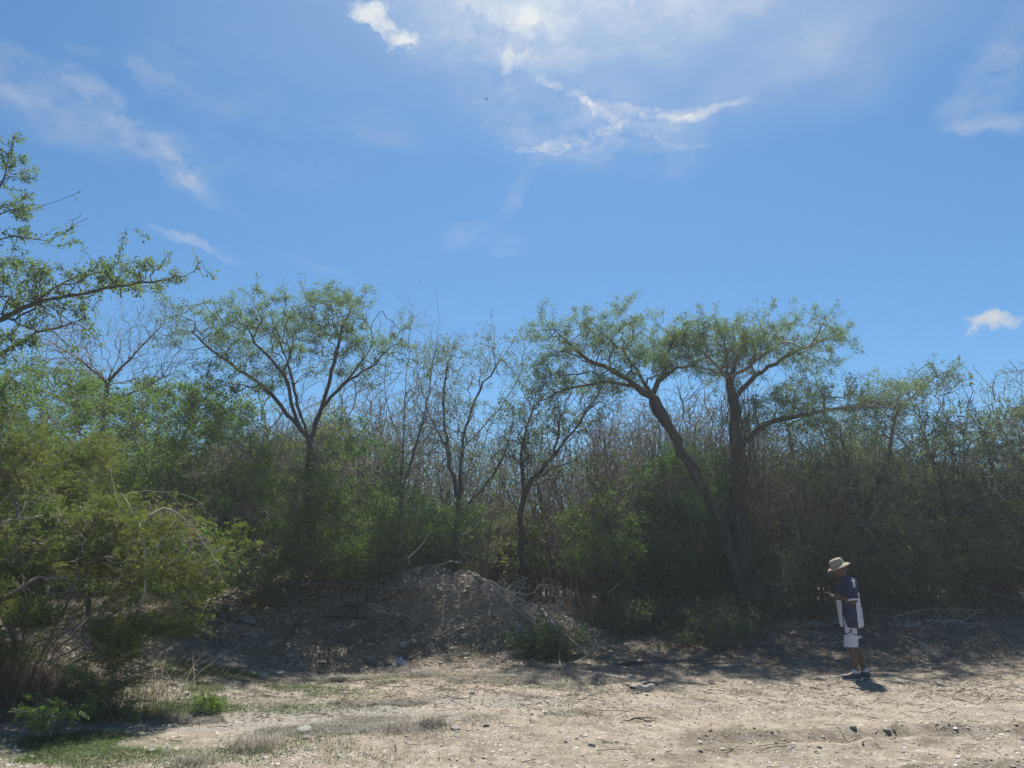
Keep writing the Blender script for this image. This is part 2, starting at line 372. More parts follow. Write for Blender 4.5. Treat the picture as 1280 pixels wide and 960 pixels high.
# ------------------------------------------------------------------ ground sheet
def axis(lo, hi, step, far_lo, far_hi):
    a = list(np.arange(lo, hi+1e-6, step)); s = step; x = a[-1]
    while x < far_hi: s *= 1.22; x += s; a.append(x)
    s = step; x = a[0]; pre = []
    while x > far_lo: s *= 1.22; x -= s; pre.append(x)
    return np.array(pre[::-1]+a)
gx = axis(-12, 14, .055, -900, 900); gy = axis(5.5, 18.5, .05, -900, 1500)
GX, GY = np.meshgrid(gx, gy); GZ = height(GX, GY)
nx, ny = len(gx), len(gy)
ids = np.arange(nx*ny).reshape(ny, nx)
q = np.stack([ids[:-1,:-1], ids[:-1,1:], ids[1:,1:], ids[1:,:-1]], -1).reshape(-1,4)
gobj = obj('ground', npmesh('ground', np.stack([GX,GY,GZ],-1).reshape(-1,3), [q], M['ground']))
tag(gobj, kind='structure')

# ------------------------------------------------------------------ plant generator
def catmull(P, step):
    P = np.asarray(P, float); Q = np.vstack([2*P[0]-P[1], P, 2*P[-1]-P[-2]]); out = []
    for i in range(1, len(Q)-2):
        n = max(2, int(np.linalg.norm(Q[i+1]-Q[i])/step))
        for t in np.arange(n)/n:
            a, b, c, d = Q[i-1:i+3]
            out.append(.5*((2*b)+(-a+c)*t+(2*a-5*b+4*c-d)*t*t+(-a+3*b-3*c+d)*t**3))
    out.append(P[-1]); return np.array(out)
class Plant:
    def __init__(s, seed, seg=.2, jit=.03, cap=40000):
        s.rs = np.random.RandomState(seed); s.seg = seg; s.jit = jit
        s.cap = cap; s.pos = np.zeros((s.cap,3)); s.par = np.full(s.cap,-1); s.L = np.zeros(s.cap); s.first = np.zeros(s.cap,bool); s.n = 0
        s.dir = np.zeros((s.cap,3)); s.tips = []
    def add(s, p, par, first):
        i = s.n; s.pos[i] = p; s.par[i] = par; s.first[i] = first
        if par >= 0:
            d = p-s.pos[par]; l = np.linalg.norm(d)+1e-9; s.L[i] = s.L[par]+l; s.dir[i] = d/l
        else: s.dir[i] = (0,0,1)
        s.n += 1; return i
    def limb(s, pts, jit=None):
        j = s.jit*.6 if jit is None else jit
        P = catmull(pts, s.seg)
        if s.n == 0: last = s.add(P[0], -1, False); first = False
        else:
            d = ((s.pos[:s.n]-P[0])**2).sum(1); last = int(d.argmin()); first = True
        for k, p in enumerate(P[1:]):
            last = s.add(p+s.rs.randn(3)*j*(k < len(P)-2), last, first and k == 0)
        s.tips.append(last)
    def grow(s, targets, w=.25, droop=0., noise=1.0, tan=.45, up=0.):
        T = np.asarray(targets)
        d = np.full(len(T), 1e9)
        for k in range(0, s.n, 3): d = np.minimum(d, np.linalg.norm(T-s.pos[k], axis=1))
        order = np.argsort(d*(1+s.rs.rand(len(T))*.5)); nb = 32
        for q0 in range(0, len(order), nb):
            if s.n > s.cap-900: break
            idx = order[q0:q0+nb]; TT = T[idx]; P_ = s.pos[:s.n]; Dr = s.dir[:s.n]
            dist_ = np.sqrt(np.maximum((TT**2).sum(1)[:,None]+(P_**2).sum(1)[None]-2*TT@P_.T, 1e-8))
            back = -(TT@Dr.T-(P_*Dr).sum(1)[None])/dist_
            cost = dist_*(1+.45*np.clip(back+.2,0,1))+w*s.L[:s.n][None]
            am = cost.argmin(1)
            for t, i, D in zip(TT, am, dist_[np.arange(len(idx)),am]):
                i = int(i); p0 = s.pos[i]
                if D < s.seg*.4: continue
                d0 = s.dir[i]*tan + (t-p0)/D*(1-tan) + s.rs.randn(3)*.18 + np.array([0,0,up]); d0 /= np.linalg.norm(d0)
                c1 = p0+d0*D*.45; c2 = t-np.array([0,0,-droop])*D*.4-(t-c1)*.25
                m = max(2, int(D/s.seg)+1); last = i
                for k in range(1, m+1):
                    u = k/m; p = (1-u)**3*p0+3*u*(1-u)**2*c1+3*u*u*(1-u)*c2+u**3*t
                    last = s.add(p+s.rs.randn(3)*s.jit*noise*(k < m), last, k == 1)
                s.tips.append(last)
    def radii(s, R, rtip, emin=.0):
        n = s.n; c = np.zeros(n); kids = np.zeros(n,int)
        for i in range(n-1, 0, -1):
            if c[i] == 0: c[i] = 1
            c[s.par[i]] += c[i] if s.first[i] or True else 0
        c[0] = max(c[0],1)
        e = math.log(R/rtip)/math.log(max(c[0],2))
        s.cnt = c; s.r = rtip*c**e
        s.r *= 1+.35*np.exp(-s.L[:n]/.8)*(R > .06)
        return s.r
    def tubes(s, sel, nside):
        i = np.nonzero(sel)[0]; i = i[s.par[i] >= 0]
        if len(i) == 0: return None
        p = s.par[i]; d1 = s.dir[i]; d0 = np.where(s.first[i][:,None], d1, s.dir[p])
        r1 = s.r[i]; r0 = np.where(s.first[i], np.minimum(s.r[p], r1*1.25), s.r[p])
        def ring(c, d, r):
            ref = np.where((np.abs(d[:,2]) > .9)[:,None], np.array([1.,0,0]), np.array([0,0,1.]))
            ref = np.broadcast_to(np.array([.31,.87,.38]), d.shape)
            u = np.cross(d, ref); u /= np.linalg.norm(u,axis=1)[:,None]+1e-9; v = np.cross(d,u)
            a = np.arange(nside)/nside*2*np.pi
            return c[:,None,:]+r[:,None,None]*(np.cos(a)[None,:,None]*u[:,None,:]+np.sin(a)[None,:,None]*v[:,None,:])
        A = ring(s.pos[p], d0, r0); B = ring(s.pos[i], d1, r1)
        V = np.concatenate([A,B],1).reshape(-1,3)
        base = (np.arange(len(i))*2*nside)[:,None]; k = np.arange(nside); k2 = (k+1)%nside
        F = np.stack([base+k, base+k2, base+nside+k2, base+nside+k], -1).reshape(-1,4)
        return V, F, np.repeat(r1, nside)
    def wood(s, sel):
        off = 0; VV = []; FF = []; RR = []
        for lo, hi, ns in ((0,.007,3),(.007,.025,4),(.025,9,8)):
            t = s.tubes(sel & (s.r[:s.n] >= lo) & (s.r[:s.n] < hi), ns)
            if t is None: continue
            VV.append(t[0]); FF.append(t[1]+off); off += len(t[0]); RR.append(t[2])
        return np.concatenate(VV), np.concatenate(FF), np.concatenate(RR)
    def leaf_sites(s, maxcnt, per_m, minh=None):
        i = np.nonzero((s.cnt[:s.n] <= maxcnt) & (s.par[:s.n] >= 0))[0]
        l = np.linalg.norm(s.pos[i]-s.pos[s.par[i]], axis=1)
        k = s.rs.poisson(l*per_m)
        j = np.repeat(i, k); t = s.rs.rand(len(j))[:,None]
        return s.pos[s.par[j]]*(1-t)+s.pos[j]*t, s.dir[j]
def leaf_quads(rs, P, D, L, Wd, flat=.5, spread=1.0, upb=.1, lvar=.35, down=0.):
    """one rhomb per site"""
    n = len(P); d = D*.6+rs.randn(n,3)*spread*.6; d[:,2] = d[:,2]*(1-.5*flat)+upb-down; d /= np.linalg.norm(d,axis=1)[:,None]+1e-9
    nr = rs.randn(n,3)*(1-flat); nr[:,2] += .35+flat; s = np.cross(d,nr); s /= np.linalg.norm(s,axis=1)[:,None]+1e-9
    L = (L*(1+lvar*rs.randn(n)).clip(.4,1.9))[:,None] if np.isscalar(L) else L[:,None]
    w = L*(Wd)
    sag = np.array([0,0,-1.])*L*.12
    V = np.stack([P, P+d*L*.5+s*w*.5+sag*.2, P+d*L+sag, P+d*L*.5-s*w*.5+sag*.2], 1).reshape(-1,3)
    F = np.arange(n*4).reshape(n,4); return V, F
def feather(rs, P, D, L, pairs, lw, flat=.6, upb=.05):
    """pinnate leaf: a rachis with pairs of small leaflets"""
    n = len(P); d = D*.5+rs.randn(n,3)*.55; d[:,2] = d[:,2]*.6+upb; d /= np.linalg.norm(d,axis=1)[:,None]
    nr = rs.randn(n,3)*(1-flat); nr[:,2] += .5; s = np.cross(d,nr); s /= np.linalg.norm(s,axis=1)[:,None]+1e-9
    L = L*(1+.3*rs.randn(n)).clip(.5,1.7)
    VV = []
    for k in range(pairs):
        u = (k+.6)/pairs; c = P+d*(L*u)[:,None]; c[:,2] -= L*.22*u*u
        for sg in (-1,1):
            ll = (L*lw*(1-.35*abs(u-.45)))[:,None]; dd = s*sg*.92+d*.4
            wv = d*ll*.22
            VV.append(np.stack([c, c+dd*ll*.5+wv, c+dd*ll, c+dd*ll*.5-wv],1))
    V = np.stack(VV,1).reshape(-1,3); return V, np.arange(len(V)).reshape(-1,4)
def ell(rs, n, c, r, shell=.5, flatbot=False):
    u = rs.randn(n,3); u /= np.linalg.norm(u,axis=1)[:,None]; k = rs.rand(n)**(1/3.*(1-shell*.7))
    if flatbot: u[:,2] = np.abs(u[:,2])*1.0-.15
    return np.asarray(c)+u*k[:,None]*np.asarray(r)
def vol(px, py, Y, rpx, rpy, ry):
    """a crown lobe given by where it is seen, its distance, and its depth"""
    c = at(px, py, Y); k = Y/ (FPX*.97)
    return (c, (rpx*k, ry, rpy*k))
def finish(pl, name, label, cat, base, R, rtip, wmat, lmat, leaves, group=None, split=None, partname='crown', twigmat=None):
    """turn a grown plant into a thing: trunk, branches and crown"""
    pl.radii(R, rtip)
    root = empty(name, base, label, cat, group)
    b = np.asarray(base)
    w = pl.wood(np.ones(pl.n,bool)); leafy = bool(leaves)
    pn = 'trunk' if cat == 'tree' else 'stems'
    if partname == 'crown' and cat != 'tree': partname = 'leaves'
    mi = (np.repeat(w[2] < max(.02, R*.3), 1)).astype(int)
    me = npmesh(pn, w[0]-b, [w[1]], mats=[wmat, twigmat or wmat], matidx=mi)
    if leafy: obj(pn, me, root)
    else:
        bpy.data.objects.remove(root); root = tag(obj(name, me, loc=base), label, cat, group)
    if leaves:
        VV = []; off = 0; FF = []
        for V, F in leaves: VV.append(V); FF.append(F+off); off += len(V)
        me = npmesh(partname, np.concatenate(VV)-b, [np.concatenate(FF)], lmat, smooth=False); obj(partname, me, root)
    return root
def n3(P, s, off=0):
    x, y, z = P[:,0], P[:,1], P[:,2]
    return (vnoise(x+.37*y, z*1.2+.21*y, s, 21+off)+vnoise(y-.31*x, z*1.1+3+.27*x, s, 22+off)+vnoise(x*.8+y*.6, y*.8-x*.6+z*.5, s, 23+off))/3
def lobes_targets(rs, lobes, n, shell=.5, flatbot=False, ragged=True, tier=1.8, amp=.8):
    T = _lobes_targets(rs, lobes, int(n*1.9) if ragged else n, shell, flatbot)
    if not ragged: return T
    # push every target in or out by a coarse noise so outlines are uneven, thin them into clumps
    out = []; k0 = 0
    q = n3(T*np.array([1,1,tier]), .8); keep = (q+rs.randn(len(T))*.05) > np.quantile(q, .40); T = T[keep]
    m = rs.rand(len(T)) < .12
    c = np.mean([l[0] for l in lobes],0); d = T-c; T = T+d*np.array([1,1,.45])*((n3(T,1.3,3)-.5)[:,None]*amp); T[m] += (d[m]*(.10+.16*rs.rand(m.sum()))[:,None]+np.array([0,0,.12]))
    return T
def _lobes_targets(rs, lobes, n, shell=.5, flatbot=False):
    vols = np.array([l[1][0]*l[1][1]*l[1][2] for l in lobes])**.75; pr = vols/vols.sum(); out = []
    for l, p in zip(lobes, pr): out.append(ell(rs, max(4,int(n*p)), l[0], l[1], shell, flatbot))
    return np.concatenate(out)
def gpt(x, y, dz=-.08): return np.array([x, y, hz(x,y)+dz])

def tree(name, label, cat, seed, limbs, lobes, n, R, rtip, wmat, lmat, leafspec, group=None, w=.25, seg=.2, jit=.03, droop=0, shell=.4, tan=.32, up=0., extra=None, extra_n=0, twigmat=None, split=None, flatbot=False, dens=1., clump=.38, tier=1.9):
    pl = Plant(seed, seg, jit)
    for l in limbs: pl.limb(l)
    T = lobes_targets(pl.rs, lobes, n, shell, flatbot, amp=.35 if cat == 'tree' else .8)
    pl.grow(T, w, droop, tan=tan, up=up)
    if extra is not None: pl.grow(lobes_targets(pl.rs, extra, extra_n, .3), w*.5, droop, tan=.2)
    pl.radii(R, rtip)
    leaves = []
    for sp in leafspec:
        if sp.get('N'):
            i_ = np.nonzero((pl.cnt[:pl.n] <= sp['cnt']) & (pl.par[:pl.n] >= 0))[0]; tl = np.linalg.norm(pl.pos[i_]-pl.pos[pl.par[i_]],axis=1).sum(); pm = sp['N']*dens/tl
        else: pm = sp['per_m']*dens
        P, D = pl.leaf_sites(sp['cnt'], pm)
        if 'zmin' in sp: k = P[:,2] > sp['zmin']; P, D = P[k], D[k]
        off = pl.rs.randn(len(P),3)*sp.get('off',.03); P = P+off
        q = n3(P*np.array([1,1,tier]),.42,5)*.6+n3(P*np.array([1,1,tier]),.16,9)*.4+pl.rs.randn(len(P))*.03; k = q > np.quantile(q, clump); P, D = P[k], D[k]
        if sp['kind'] == 'feather': leaves.append(feather(pl.rs, P, D, sp['L'], sp['pairs'], sp['lw'], sp.get('flat',.6)))
        else: leaves.append(leaf_quads(pl.rs, P, D, sp['L'], sp['W'], sp.get('flat',.5), down=sp.get('down',0)))
    return finish(pl, name, label, cat, limbs[0][0], R, rtip, wmat, lmat, leaves, group, split, twigmat=twigmat)
Q = lambda cnt, per_m, L, W_, flat=.5, off=.04, **k: dict(kind='quad', cnt=cnt, per_m=per_m, L=L, W=W_, flat=flat, off=off, **k)
Fe = lambda cnt, per_m, L, pairs, lw, flat=.6, off=.03, **k: dict(kind='feather', cnt=cnt, per_m=per_m, L=L, pairs=pairs, lw=lw, flat=flat, off=off, **k)
A = at

# ---- near tree reaching in from beyond the left edge
Y = 9.5
b0 = gpt(-8.6, 9.6)
tree('acacia_tree', 'tall leafy tree at the left edge with branches reaching high against the sky', 'tree', 11,
     [[b0, b0+(.1,.1,1.6), A(-90,480,9.5), A(-40,430,9.5), A(30,385,9.4), A(110,365,9.3), A(232,345,9.2)],
      [A(-90,480,9.5), A(-80,380,9.5), A(-40,290,9.4), A(0,235,9.3), A(18,172,9.3)],
      [A(-60,330,9.4), A(-10,270,9.4), A(40,262,9.3), A(100,240,9.2)],
      [A(-60,380,9.5), A(0,300,9.6), A(60,300,9.5), A(110,272,9.4)],
      [A(30,385,9.4), A(90,350,9.6), A(140,335,9.6), A(160,285,9.6), A(183,298,9.6)],
      [b0+(.1,.1,1.4), A(-120,520,9.8), A(-60,500,10.2), A(20,430,10.3), A(100,400,10.4)]],
     [vol(-30,370,9.6,95,80,1.0), vol(40,360,9.5,80,38,.8), vol(150,345,9.4,75,22,.5), vol(15,250,9.4,22,55,.4), vol(60,285,9.4,40,22,.4), vol(-20,460,9.8,80,60,1.0), vol(60,410,9.9,60,30,.8)],
     1100, .062, .0035, M['bark'], M['acacia'], [Q(3, 95, .048, .40, .35, .03, N=30000), Fe(2, 9, .10, 5, .26)], seg=.13, jit=.018, w=.18, split=.03)

# ---- bare tree against the sky at the left
tree('bare_tree', 'leafless spreading tree against the sky above the left bushes', 'tree', 12,
     [[gpt(-8.2,15.5), A(130,520,15.5), A(135,478,15.5), A(148,440,15.5), A(130,400,15.4)],
      [A(135,478,15.5), A(170,440,15.4), A(205,405,15.2)], [A(135,478,15.5), A(100,450,15.7), A(60,425,15.8)], [A(140,500,15.5), A(190,480,15.4), A(220,450,15.2)]],
     [vol(145,425,15.5,95,55,1.2), vol(60,440,15.6,60,35,1.0), vol(190,430,15.4,45,50,1.0)], 2600, .05, .0022, M['bark'], M['olive'], [Q(1,3,.04,.4)], seg=.2, jit=.02, w=.3, tan=.35, up=.15, twigmat=M['twig'])

# ---- umbrella shaped acacia, left of centre
tree('acacia_tree', 'umbrella shaped green acacia with forked dark trunk left of centre', 'tree', 13,
     [[gpt(-4.35,16.4), A(385,600,16.2), A(388,555,16.2), A(370,530,16.2), A(330,485,16.1), A(275,445,16), A(240,415,16)],
      [A(388,560,16.2), A(398,520,16.2), A(430,480,16.1), A(470,455,16), A(500,415,16)],
      [A(388,560,16.2), A(372,505,16.4), A(360,455,16.5), A(345,410,16.6)],
      [A(398,520,16.2), A(415,465,15.9), A(425,420,15.8), A(440,375,15.8), A(405,355,15.8)],
      [A(370,530,16.2), A(355,470,15.8), A(320,430,15.5), A(300,395,15.4)],
      [A(430,480,16.1), A(465,430,16.4), A(455,395,16.5)], [A(330,485,16.1), A(290,480,16.4), A(250,470,16.6)]],
     [vol(320,410,16.1,95,24,1.8), vol(445,408,16,85,22,1.8), vol(385,395,16.1,120,14,1.8), vol(265,405,16.1,45,14,1.2), vol(490,405,16.0,40,16,1.2), vol(500,450,16.0,40,20,1.2), vol(260,425,16.1,40,25,1.0), vol(380,430,16,110,36,1.6), vol(300,470,16.1,60,28,1.0), vol(410,380,15.9,50,20,.8), vol(455,455,16.2,40,30,.9)],
     1500, 0.085, .003, M['bark'], M['acacia'], [Q(3, 48, .044,.42, .7, .05, N=80000)], seg=.16, jit=.03, tier=2.6, w=.16, droop=.05, split=.028, up=.1, clump=0.34)
# ---- feathery tree in the centre, half bare
tree('feathery_tree', 'tall feathery half bare tree with many upright stems near centre', 'tree', 14,
     [[gpt(-1.4,18.2), A(575,640,18.2), A(578,560,18.2), A(600,490,18.2), A(640,430,18.2)],
      [A(575,640,18.2), A(560,560,18.4), A(555,480,18.4), A(570,425,18.4)],
      [A(578,560,18.2), A(615,520,17.9), A(650,470,17.8), A(655,425,17.8)],
      [A(575,640,18.2), A(625,580,18), A(645,510,18.2)], [A(560,560,18.4), A(530,500,18.4), A(520,440,18.4)]],
     [vol(600,450,18.2,60,38,1.5), vol(560,460,18.3,50,40,1.3), vol(645,450,18,35,35,1.1), vol(600,530,18.2,75,50,1.5), vol(540,520,18.3,50,50,1.2)],
     1300, 0.07, .0032, M['bark'], M['acacia_blue'], [Q(2, 22, .044,.42, .6, .05, N=24000)], seg=.22, jit=.035, tier=2.2, w=.25, up=.2, twigmat=M['twig'], clump=0.3)
# ---- tall bare spiky tree
tree('bare_tree', 'tall thin bare tree with spiky twig tips just right of the umbrella acacia', 'tree', 15,
     [[gpt(-2.6,17.4), A(500,640,17.4), A(503,560,17.4), A(508,470,17.4), A(515,385,17.4)],
      [A(503,560,17.4), A(480,480,17.6), A(492,400,17.6)], [A(500,620,17.4), A(530,520,17.2), A(545,430,17.1), A(548,395,17.1)], [A(500,640,17.4), A(470,560,17.3), A(462,490,17.2)]],
     [vol(515,430,17.4,42,52,1.0), vol(495,500,17.4,55,60,1.2), vol(540,480,17.2,40,65,1.0), vol(520,560,17.3,60,60,1.2)],
     2400, .045, .0024, M['bark'], M['olive'], [Q(1,4,.04,.4)], seg=.22, jit=.02, w=.4, up=.4, tan=.3, twigmat=M['twig'])

# ---- slender V tree at the middle
tree('slender_tree', 'slender dark tree with V fork standing behind the earth mound', 'tree', 16,
     [[gpt(.3,17.6), A(652,690,17.6), A(655,620,17.6), A(690,570,17.5), A(725,530,17.4), A(755,480,17.3)],
      [A(655,620,17.6), A(652,560,17.7), A(668,500,17.7), A(672,450,17.7)], [A(690,570,17.5), A(700,520,17.6), A(688,470,17.6)],
      [A(655,650,17.6), A(625,600,17.5), A(610,560,17.5)]],
     [vol(690,480,17.6,45,40,1.0), vol(740,500,17.4,45,30,1.0), vol(665,530,17.6,45,50,1.0), vol(700,560,17.5,60,40,1.0)],
     800, 0.065, .0035, M['bark'], M['acacia_blue'], [Q(2, 14, .055, .42, .6, .05, N=15000)], seg=.2, jit=.03, w=.3, up=.1)

# ---- the leaning acacia: arched trunk, flat crown
tree('acacia_tree', 'leaning acacia with arched trunk bending left under a flat green crown', 'tree', 17,
     [[gpt(5.2,17.0), A(915,700,17.0), A(900,650,17.0), A(868,590,17.0), A(842,545,17.0), A(818,500,17.0), A(795,485,17), A(755,478,17), A(715,485,17), A(680,500,17)],
      [A(800,487,17), A(775,468,16.7), A(735,450,16.5), A(700,420,16.4), A(690,405,16.4)],
      [A(842,545,17.0), A(815,505,17.3), A(830,470,17.3), A(865,455,17.3), A(900,440,17.3)],
      [A(818,500,17.0), A(790,455,17.2), A(770,430,17.2), A(745,410,17.2)],
      [A(755,478,17), A(740,465,16.6), A(700,470,16.3)], [A(755,478,17), A(735,510,17.4), A(700,540,17.6)],
      [A(830,470,17.3), A(835,440,17.1), A(850,415,17.0)]],
     [vol(720,425,16.8,55,18,1.6), vol(800,430,17,75,18,1.9), vol(735,465,16.9,70,26,1.6), vol(850,445,17.1,60,26,1.6), vol(690,460,16.8,32,40,1.2), vol(780,465,17,80,22,1.8), vol(880,425,17,55,16,1.4), vol(760,415,17,100,12,1.8), vol(700,445,16.8,45,14,1.4)],
     1600, 0.115, .003, M['bark'], M['acacia'], [Q(3, 42, .044,.42, .75, .05, N=80000)], seg=.17, jit=.03, tier=2.6, w=.14, split=.035, clump=0.34)
# ---- the thick trunked tree wrapped in dry vines
root_big = tree('acacia_tree', 'thick trunked acacia wrapped in dry hanging vines beside the dark green bush', 'tree', 18,
     [[gpt(5.35,17.2,-.2), A(932,760,17.2), A(925,700,17.2), A(923,620,17.2), A(920,550,17.2), A(912,475,17.2), A(905,430,17.2)],
      [A(921,560,17.2), A(960,530,17.0), A(1010,518,16.8), A(1065,508,16.6), A(1115,510,16.4)],
      [A(914,500,17.2), A(945,470,17.3), A(985,445,17.4), A(1030,425,17.4), A(1060,415,17.4)],
      [A(912,475,17.2), A(890,450,16.8), A(870,430,16.6)], [A(912,475,17.2), A(925,435,17.5), A(930,405,17.5)],
      [A(912,475,17.2), A(960,440,16.9), A(1000,418,16.8)], [A(923,620,17.2), A(960,590,17.4), A(1000,560,17.5)]],
     [vol(900,430,17.2,70,20,1.6), vol(970,430,17.2,80,26,1.9), vol(1030,440,17.2,45,28,1.4), vol(950,470,17.2,80,30,1.7), vol(1040,490,16.9,70,28,1.3), vol(930,415,17.2,60,15,1.4), vol(985,520,17.1,80,30,1.4), vol(950,412,17.2,120,10,1.8), vol(1080,490,16.8,60,22,1.4), vol(870,450,17.0,50,16,1.3)],
     1900, 0.15, .003, M['bark'], M['acacia'], [Q(2, 44, .044,.42, .7, .05, N=92000)], seg=.17, jit=.03, tier=2.6, w=.14, split=.04, twigmat=M['twig'], clump=0.34)
# ---- dense grey green tree behind the person with one long branch against the sky
tree('spreading_tree', 'wide grey green tree with one long branch rising right over the standing person', 'tree', 19,
     [[gpt(8.4,18.3), A(1085,700,18.3), A(1080,640,18.3), A(1060,580,18.3), A(1050,530,18.2)],
      [A(1080,640,18.3), A(1110,570,18.1), A(1120,520,18.0), A(1140,495,17.9), A(1170,472,17.8), A(1206,453,17.7)],
      [A(1080,640,18.3), A(1040,590,18.6), A(1000,560,18.6)], [A(1110,570,18.1), A(1160,545,18), A(1195,510,17.9)],
      [A(1085,680,18.3), A(1130,640,18), A(1180,610,17.8)]],
     [vol(1060,520,18.2,75,30,1.6), vol(1130,500,18.0,55,22,1.2), vol(1175,475,17.8,30,13,.6), vol(1110,550,18.1,95,40,1.7), vol(1030,600,18.4,80,50,1.5), vol(1140,620,18,80,50,1.6), vol(1185,530,18,40,25,1)],
     1600, 0.1, .003, M['bark'], M['acacia_blue'], [Q(3, 40, .044,.42, .6, .05, N=72000)], seg=.19, jit=.03, tier=2.6, w=.16, twigmat=M['twig'], clump=0.28)
tree('spreading_tree', 'grey green tree with flat ragged crown at the far right edge', 'tree', 20,
     [[gpt(11.9,18.6), A(1235,680,18.6), A(1240,620,18.6), A(1238,575,18.6), A(1215,540,18.6)],
      [A(1240,620,18.6), A(1270,575,18.5), A(1285,530,18.5), A(1300,515,18.5)], [A(1238,575,18.6), A(1245,545,18.4), A(1250,525,18.4)], [A(1240,600,18.6), A(1200,570,18.4), A(1180,545,18.4)],
      [A(1240,640,18.6), A(1290,610,18.5), A(1330,570,18.5)]],
     [vol(1240,535,18.5,70,18,1.5), vol(1290,530,18.5,60,20,1.3), vol(1210,570,18.5,60,30,1.3), vol(1270,600,18.5,80,45,1.6), vol(1195,640,18.4,50,50,1.3)],
     1400, 0.09, .003, M['bark'], M['acacia_blue'], [Q(3, 40, .06, .42, .6, .05, N=56000)], seg=.19, jit=.03, tier=2.6, w=.16, twigmat=M['twig'], clump=0.3)
# ---- bushes
def bush(name, label, seed, base, lobes, n, lmat, spec, R=.05, rtip=.003, group=None, cat='bush', wmat=None, nst=6, **kw):
    rs = np.random.RandomState(seed+500); limbs = []
    b = np.asarray(base, float)
    for k in range(nst):
        l = lobes[k % len(lobes)]; t = l[0]+rs.randn(3)*np.asarray(l[1])*.35; t[2] = max(t[2], b[2]+.3)
        m = b+(t-b)*.5; m[2] = b[2]+(t[2]-b[2])*.65
        limbs.append([b, m+rs.randn(3)*.1, t])
    return tree(name, label, cat, seed, limbs, lobes, n, R, rtip, wmat or M['twig'], lmat, spec, group, **kw)
kw = dict(seg=.16, jit=.03, w=.12, shell=.85)
bush('leafy_bush', 'large dark green bush mass at the left edge under the tall tree', 31, gpt(-8.7,13.2),
     [vol(40,540,13.20,110,55,1.3), vol(-30,600,12.71,90,90,1.2), vol(90,600,12.71,90,70,1.2), vol(130,540,13.30,60,40,1.0), vol(0,690,11.46,140,60,1.0), vol(180,700,11.57,90,50,1.0)], 3400, M['bush'], [Q(4,60,.055,.40,.5,.055, N=74000)], nst=10, **kw, clump=0.45)
bush('leafy_bush', 'bright green feathery bush at mid height between left edge and umbrella acacia', 32, gpt(-6.2,15.2),
     [vol(200,590,14.61,80,45,1.1), vol(280,585,14.63,80,48,1.2), vol(240,650,14.22,100,60,1.1), vol(340,620,14.46,60,55,1.1), vol(330,690,14.43,80,40,1.0), vol(250,725,14.27,110,35,.9), vol(290,745,14.55,60,22,.7), vol(130,640,14.07,70,50,1.0)], 3600, M['bush'], [Q(4,62,.055,.38,.6,.055, N=92000)], nst=10, **kw, clump=0.45)
bush('leafy_bush', 'dark tangled bush below the forked trunk of the umbrella acacia', 33, gpt(-3.9,16.3),
     [vol(390,620,16,70,60,1.1), vol(440,650,16.1,70,60,1.1), vol(370,690,15.9,80,35,.9), vol(430,590,16.2,60,35,1.0), vol(390,715,16.1,100,30,.9), vol(470,700,16.7,60,30,.8)], 2900, M['bush'], [Q(4,55,.055,.38,.5,.055, N=66000)], nst=8, **kw, clump=0.45)
bush('leafy_bush', 'deep green bush growing on top of the earth mound', 34, gpt(-2.1,18.0),
     [vol(500,645,17.7,65,60,1.2), vol(545,660,17.7,60,45,1.1), vol(480,670,17.5,70,40,1.0), vol(470,590,17.7,40,40,.9), vol(520,690,17.6,80,22,.8)], 2500, M['deep'], [Q(4,55,.06,.42,.4,.055, N=42000)], nst=8, **kw, clump=0.45)
bush('leafy_bush', 'thin olive bush between mound top and slender V forked tree', 35, gpt(-.6,18.2),
     [vol(600,640,18,50,50,1.0), vol(580,690,17.8,45,30,.8)], 1200, M['olive'], [Q(3,30,.055,.4,.5,.055, N=6000)], nst=6, **kw)
bush('evergreen_bush', 'tall dark evergreen bush standing left of the thick vine covered trunk', 36, gpt(4.1,17.9),
     [vol(850,610,17.9,62,52,1.2), vol(835,680,17.8,55,60,1.1), vol(880,660,17.9,45,70,1.0), vol(810,600,18,30,30,.8)], 3200, M['deep'], [Q(4,60,.06,.36,.3,.055,down=.3, N=60000)], nst=10, **kw, clump=0.42)
bush('leafy_bush', 'light green loose bush between slender tree and dark evergreen bush', 37, gpt(2.6,17.5),
     [vol(760,690,17.4,50,45,.9), vol(745,650,17.5,40,30,.8), vol(790,700,17.3,35,40,.7)], 1100, M['bush'], [Q(3,34,.055,.4,.5,.055, N=26000)], nst=7, **kw)
bush('low_shrub', 'low spreading green shrub at the foot of the dark evergreen bush', 38, gpt(3.5,15.9),
     [vol(830,790,15.7,60,22,.7), vol(880,785,15.8,50,30,.8), vol(800,775,16.1,40,25,.6)], 1300, M['olive'], [Q(3,46,.05,.36,.5,.055, N=16000)], nst=8, R=.02, **kw)
bush('low_shrub', 'small green seedling shrub among broken branches below the mound', 39, gpt(1.0,14.6),
     [vol(690,795,14.5,42,14,.4), vol(650,805,14.5,30,10,.35)], 200, M['bush'], [Q(3,40,.05,.36,.5,0.13, N=7000)], nst=5, R=.014, **kw)
bush('tangled_shrub', 'dense greyish shrub tangle at the right edge under the ragged crown', 40, gpt(12.2,17.4),
     [vol(1230,660,17.2,70,50,1.2), vol(1290,680,17.2,60,60,1.1), vol(1200,710,17.0,60,40,1.0), vol(1270,620,17.4,50,40,1.0)], 2800, M['olive'], [Q(3,30,.055,.4,.5,.055, N=38000)], nst=9, wmat=M['twig'], **kw)
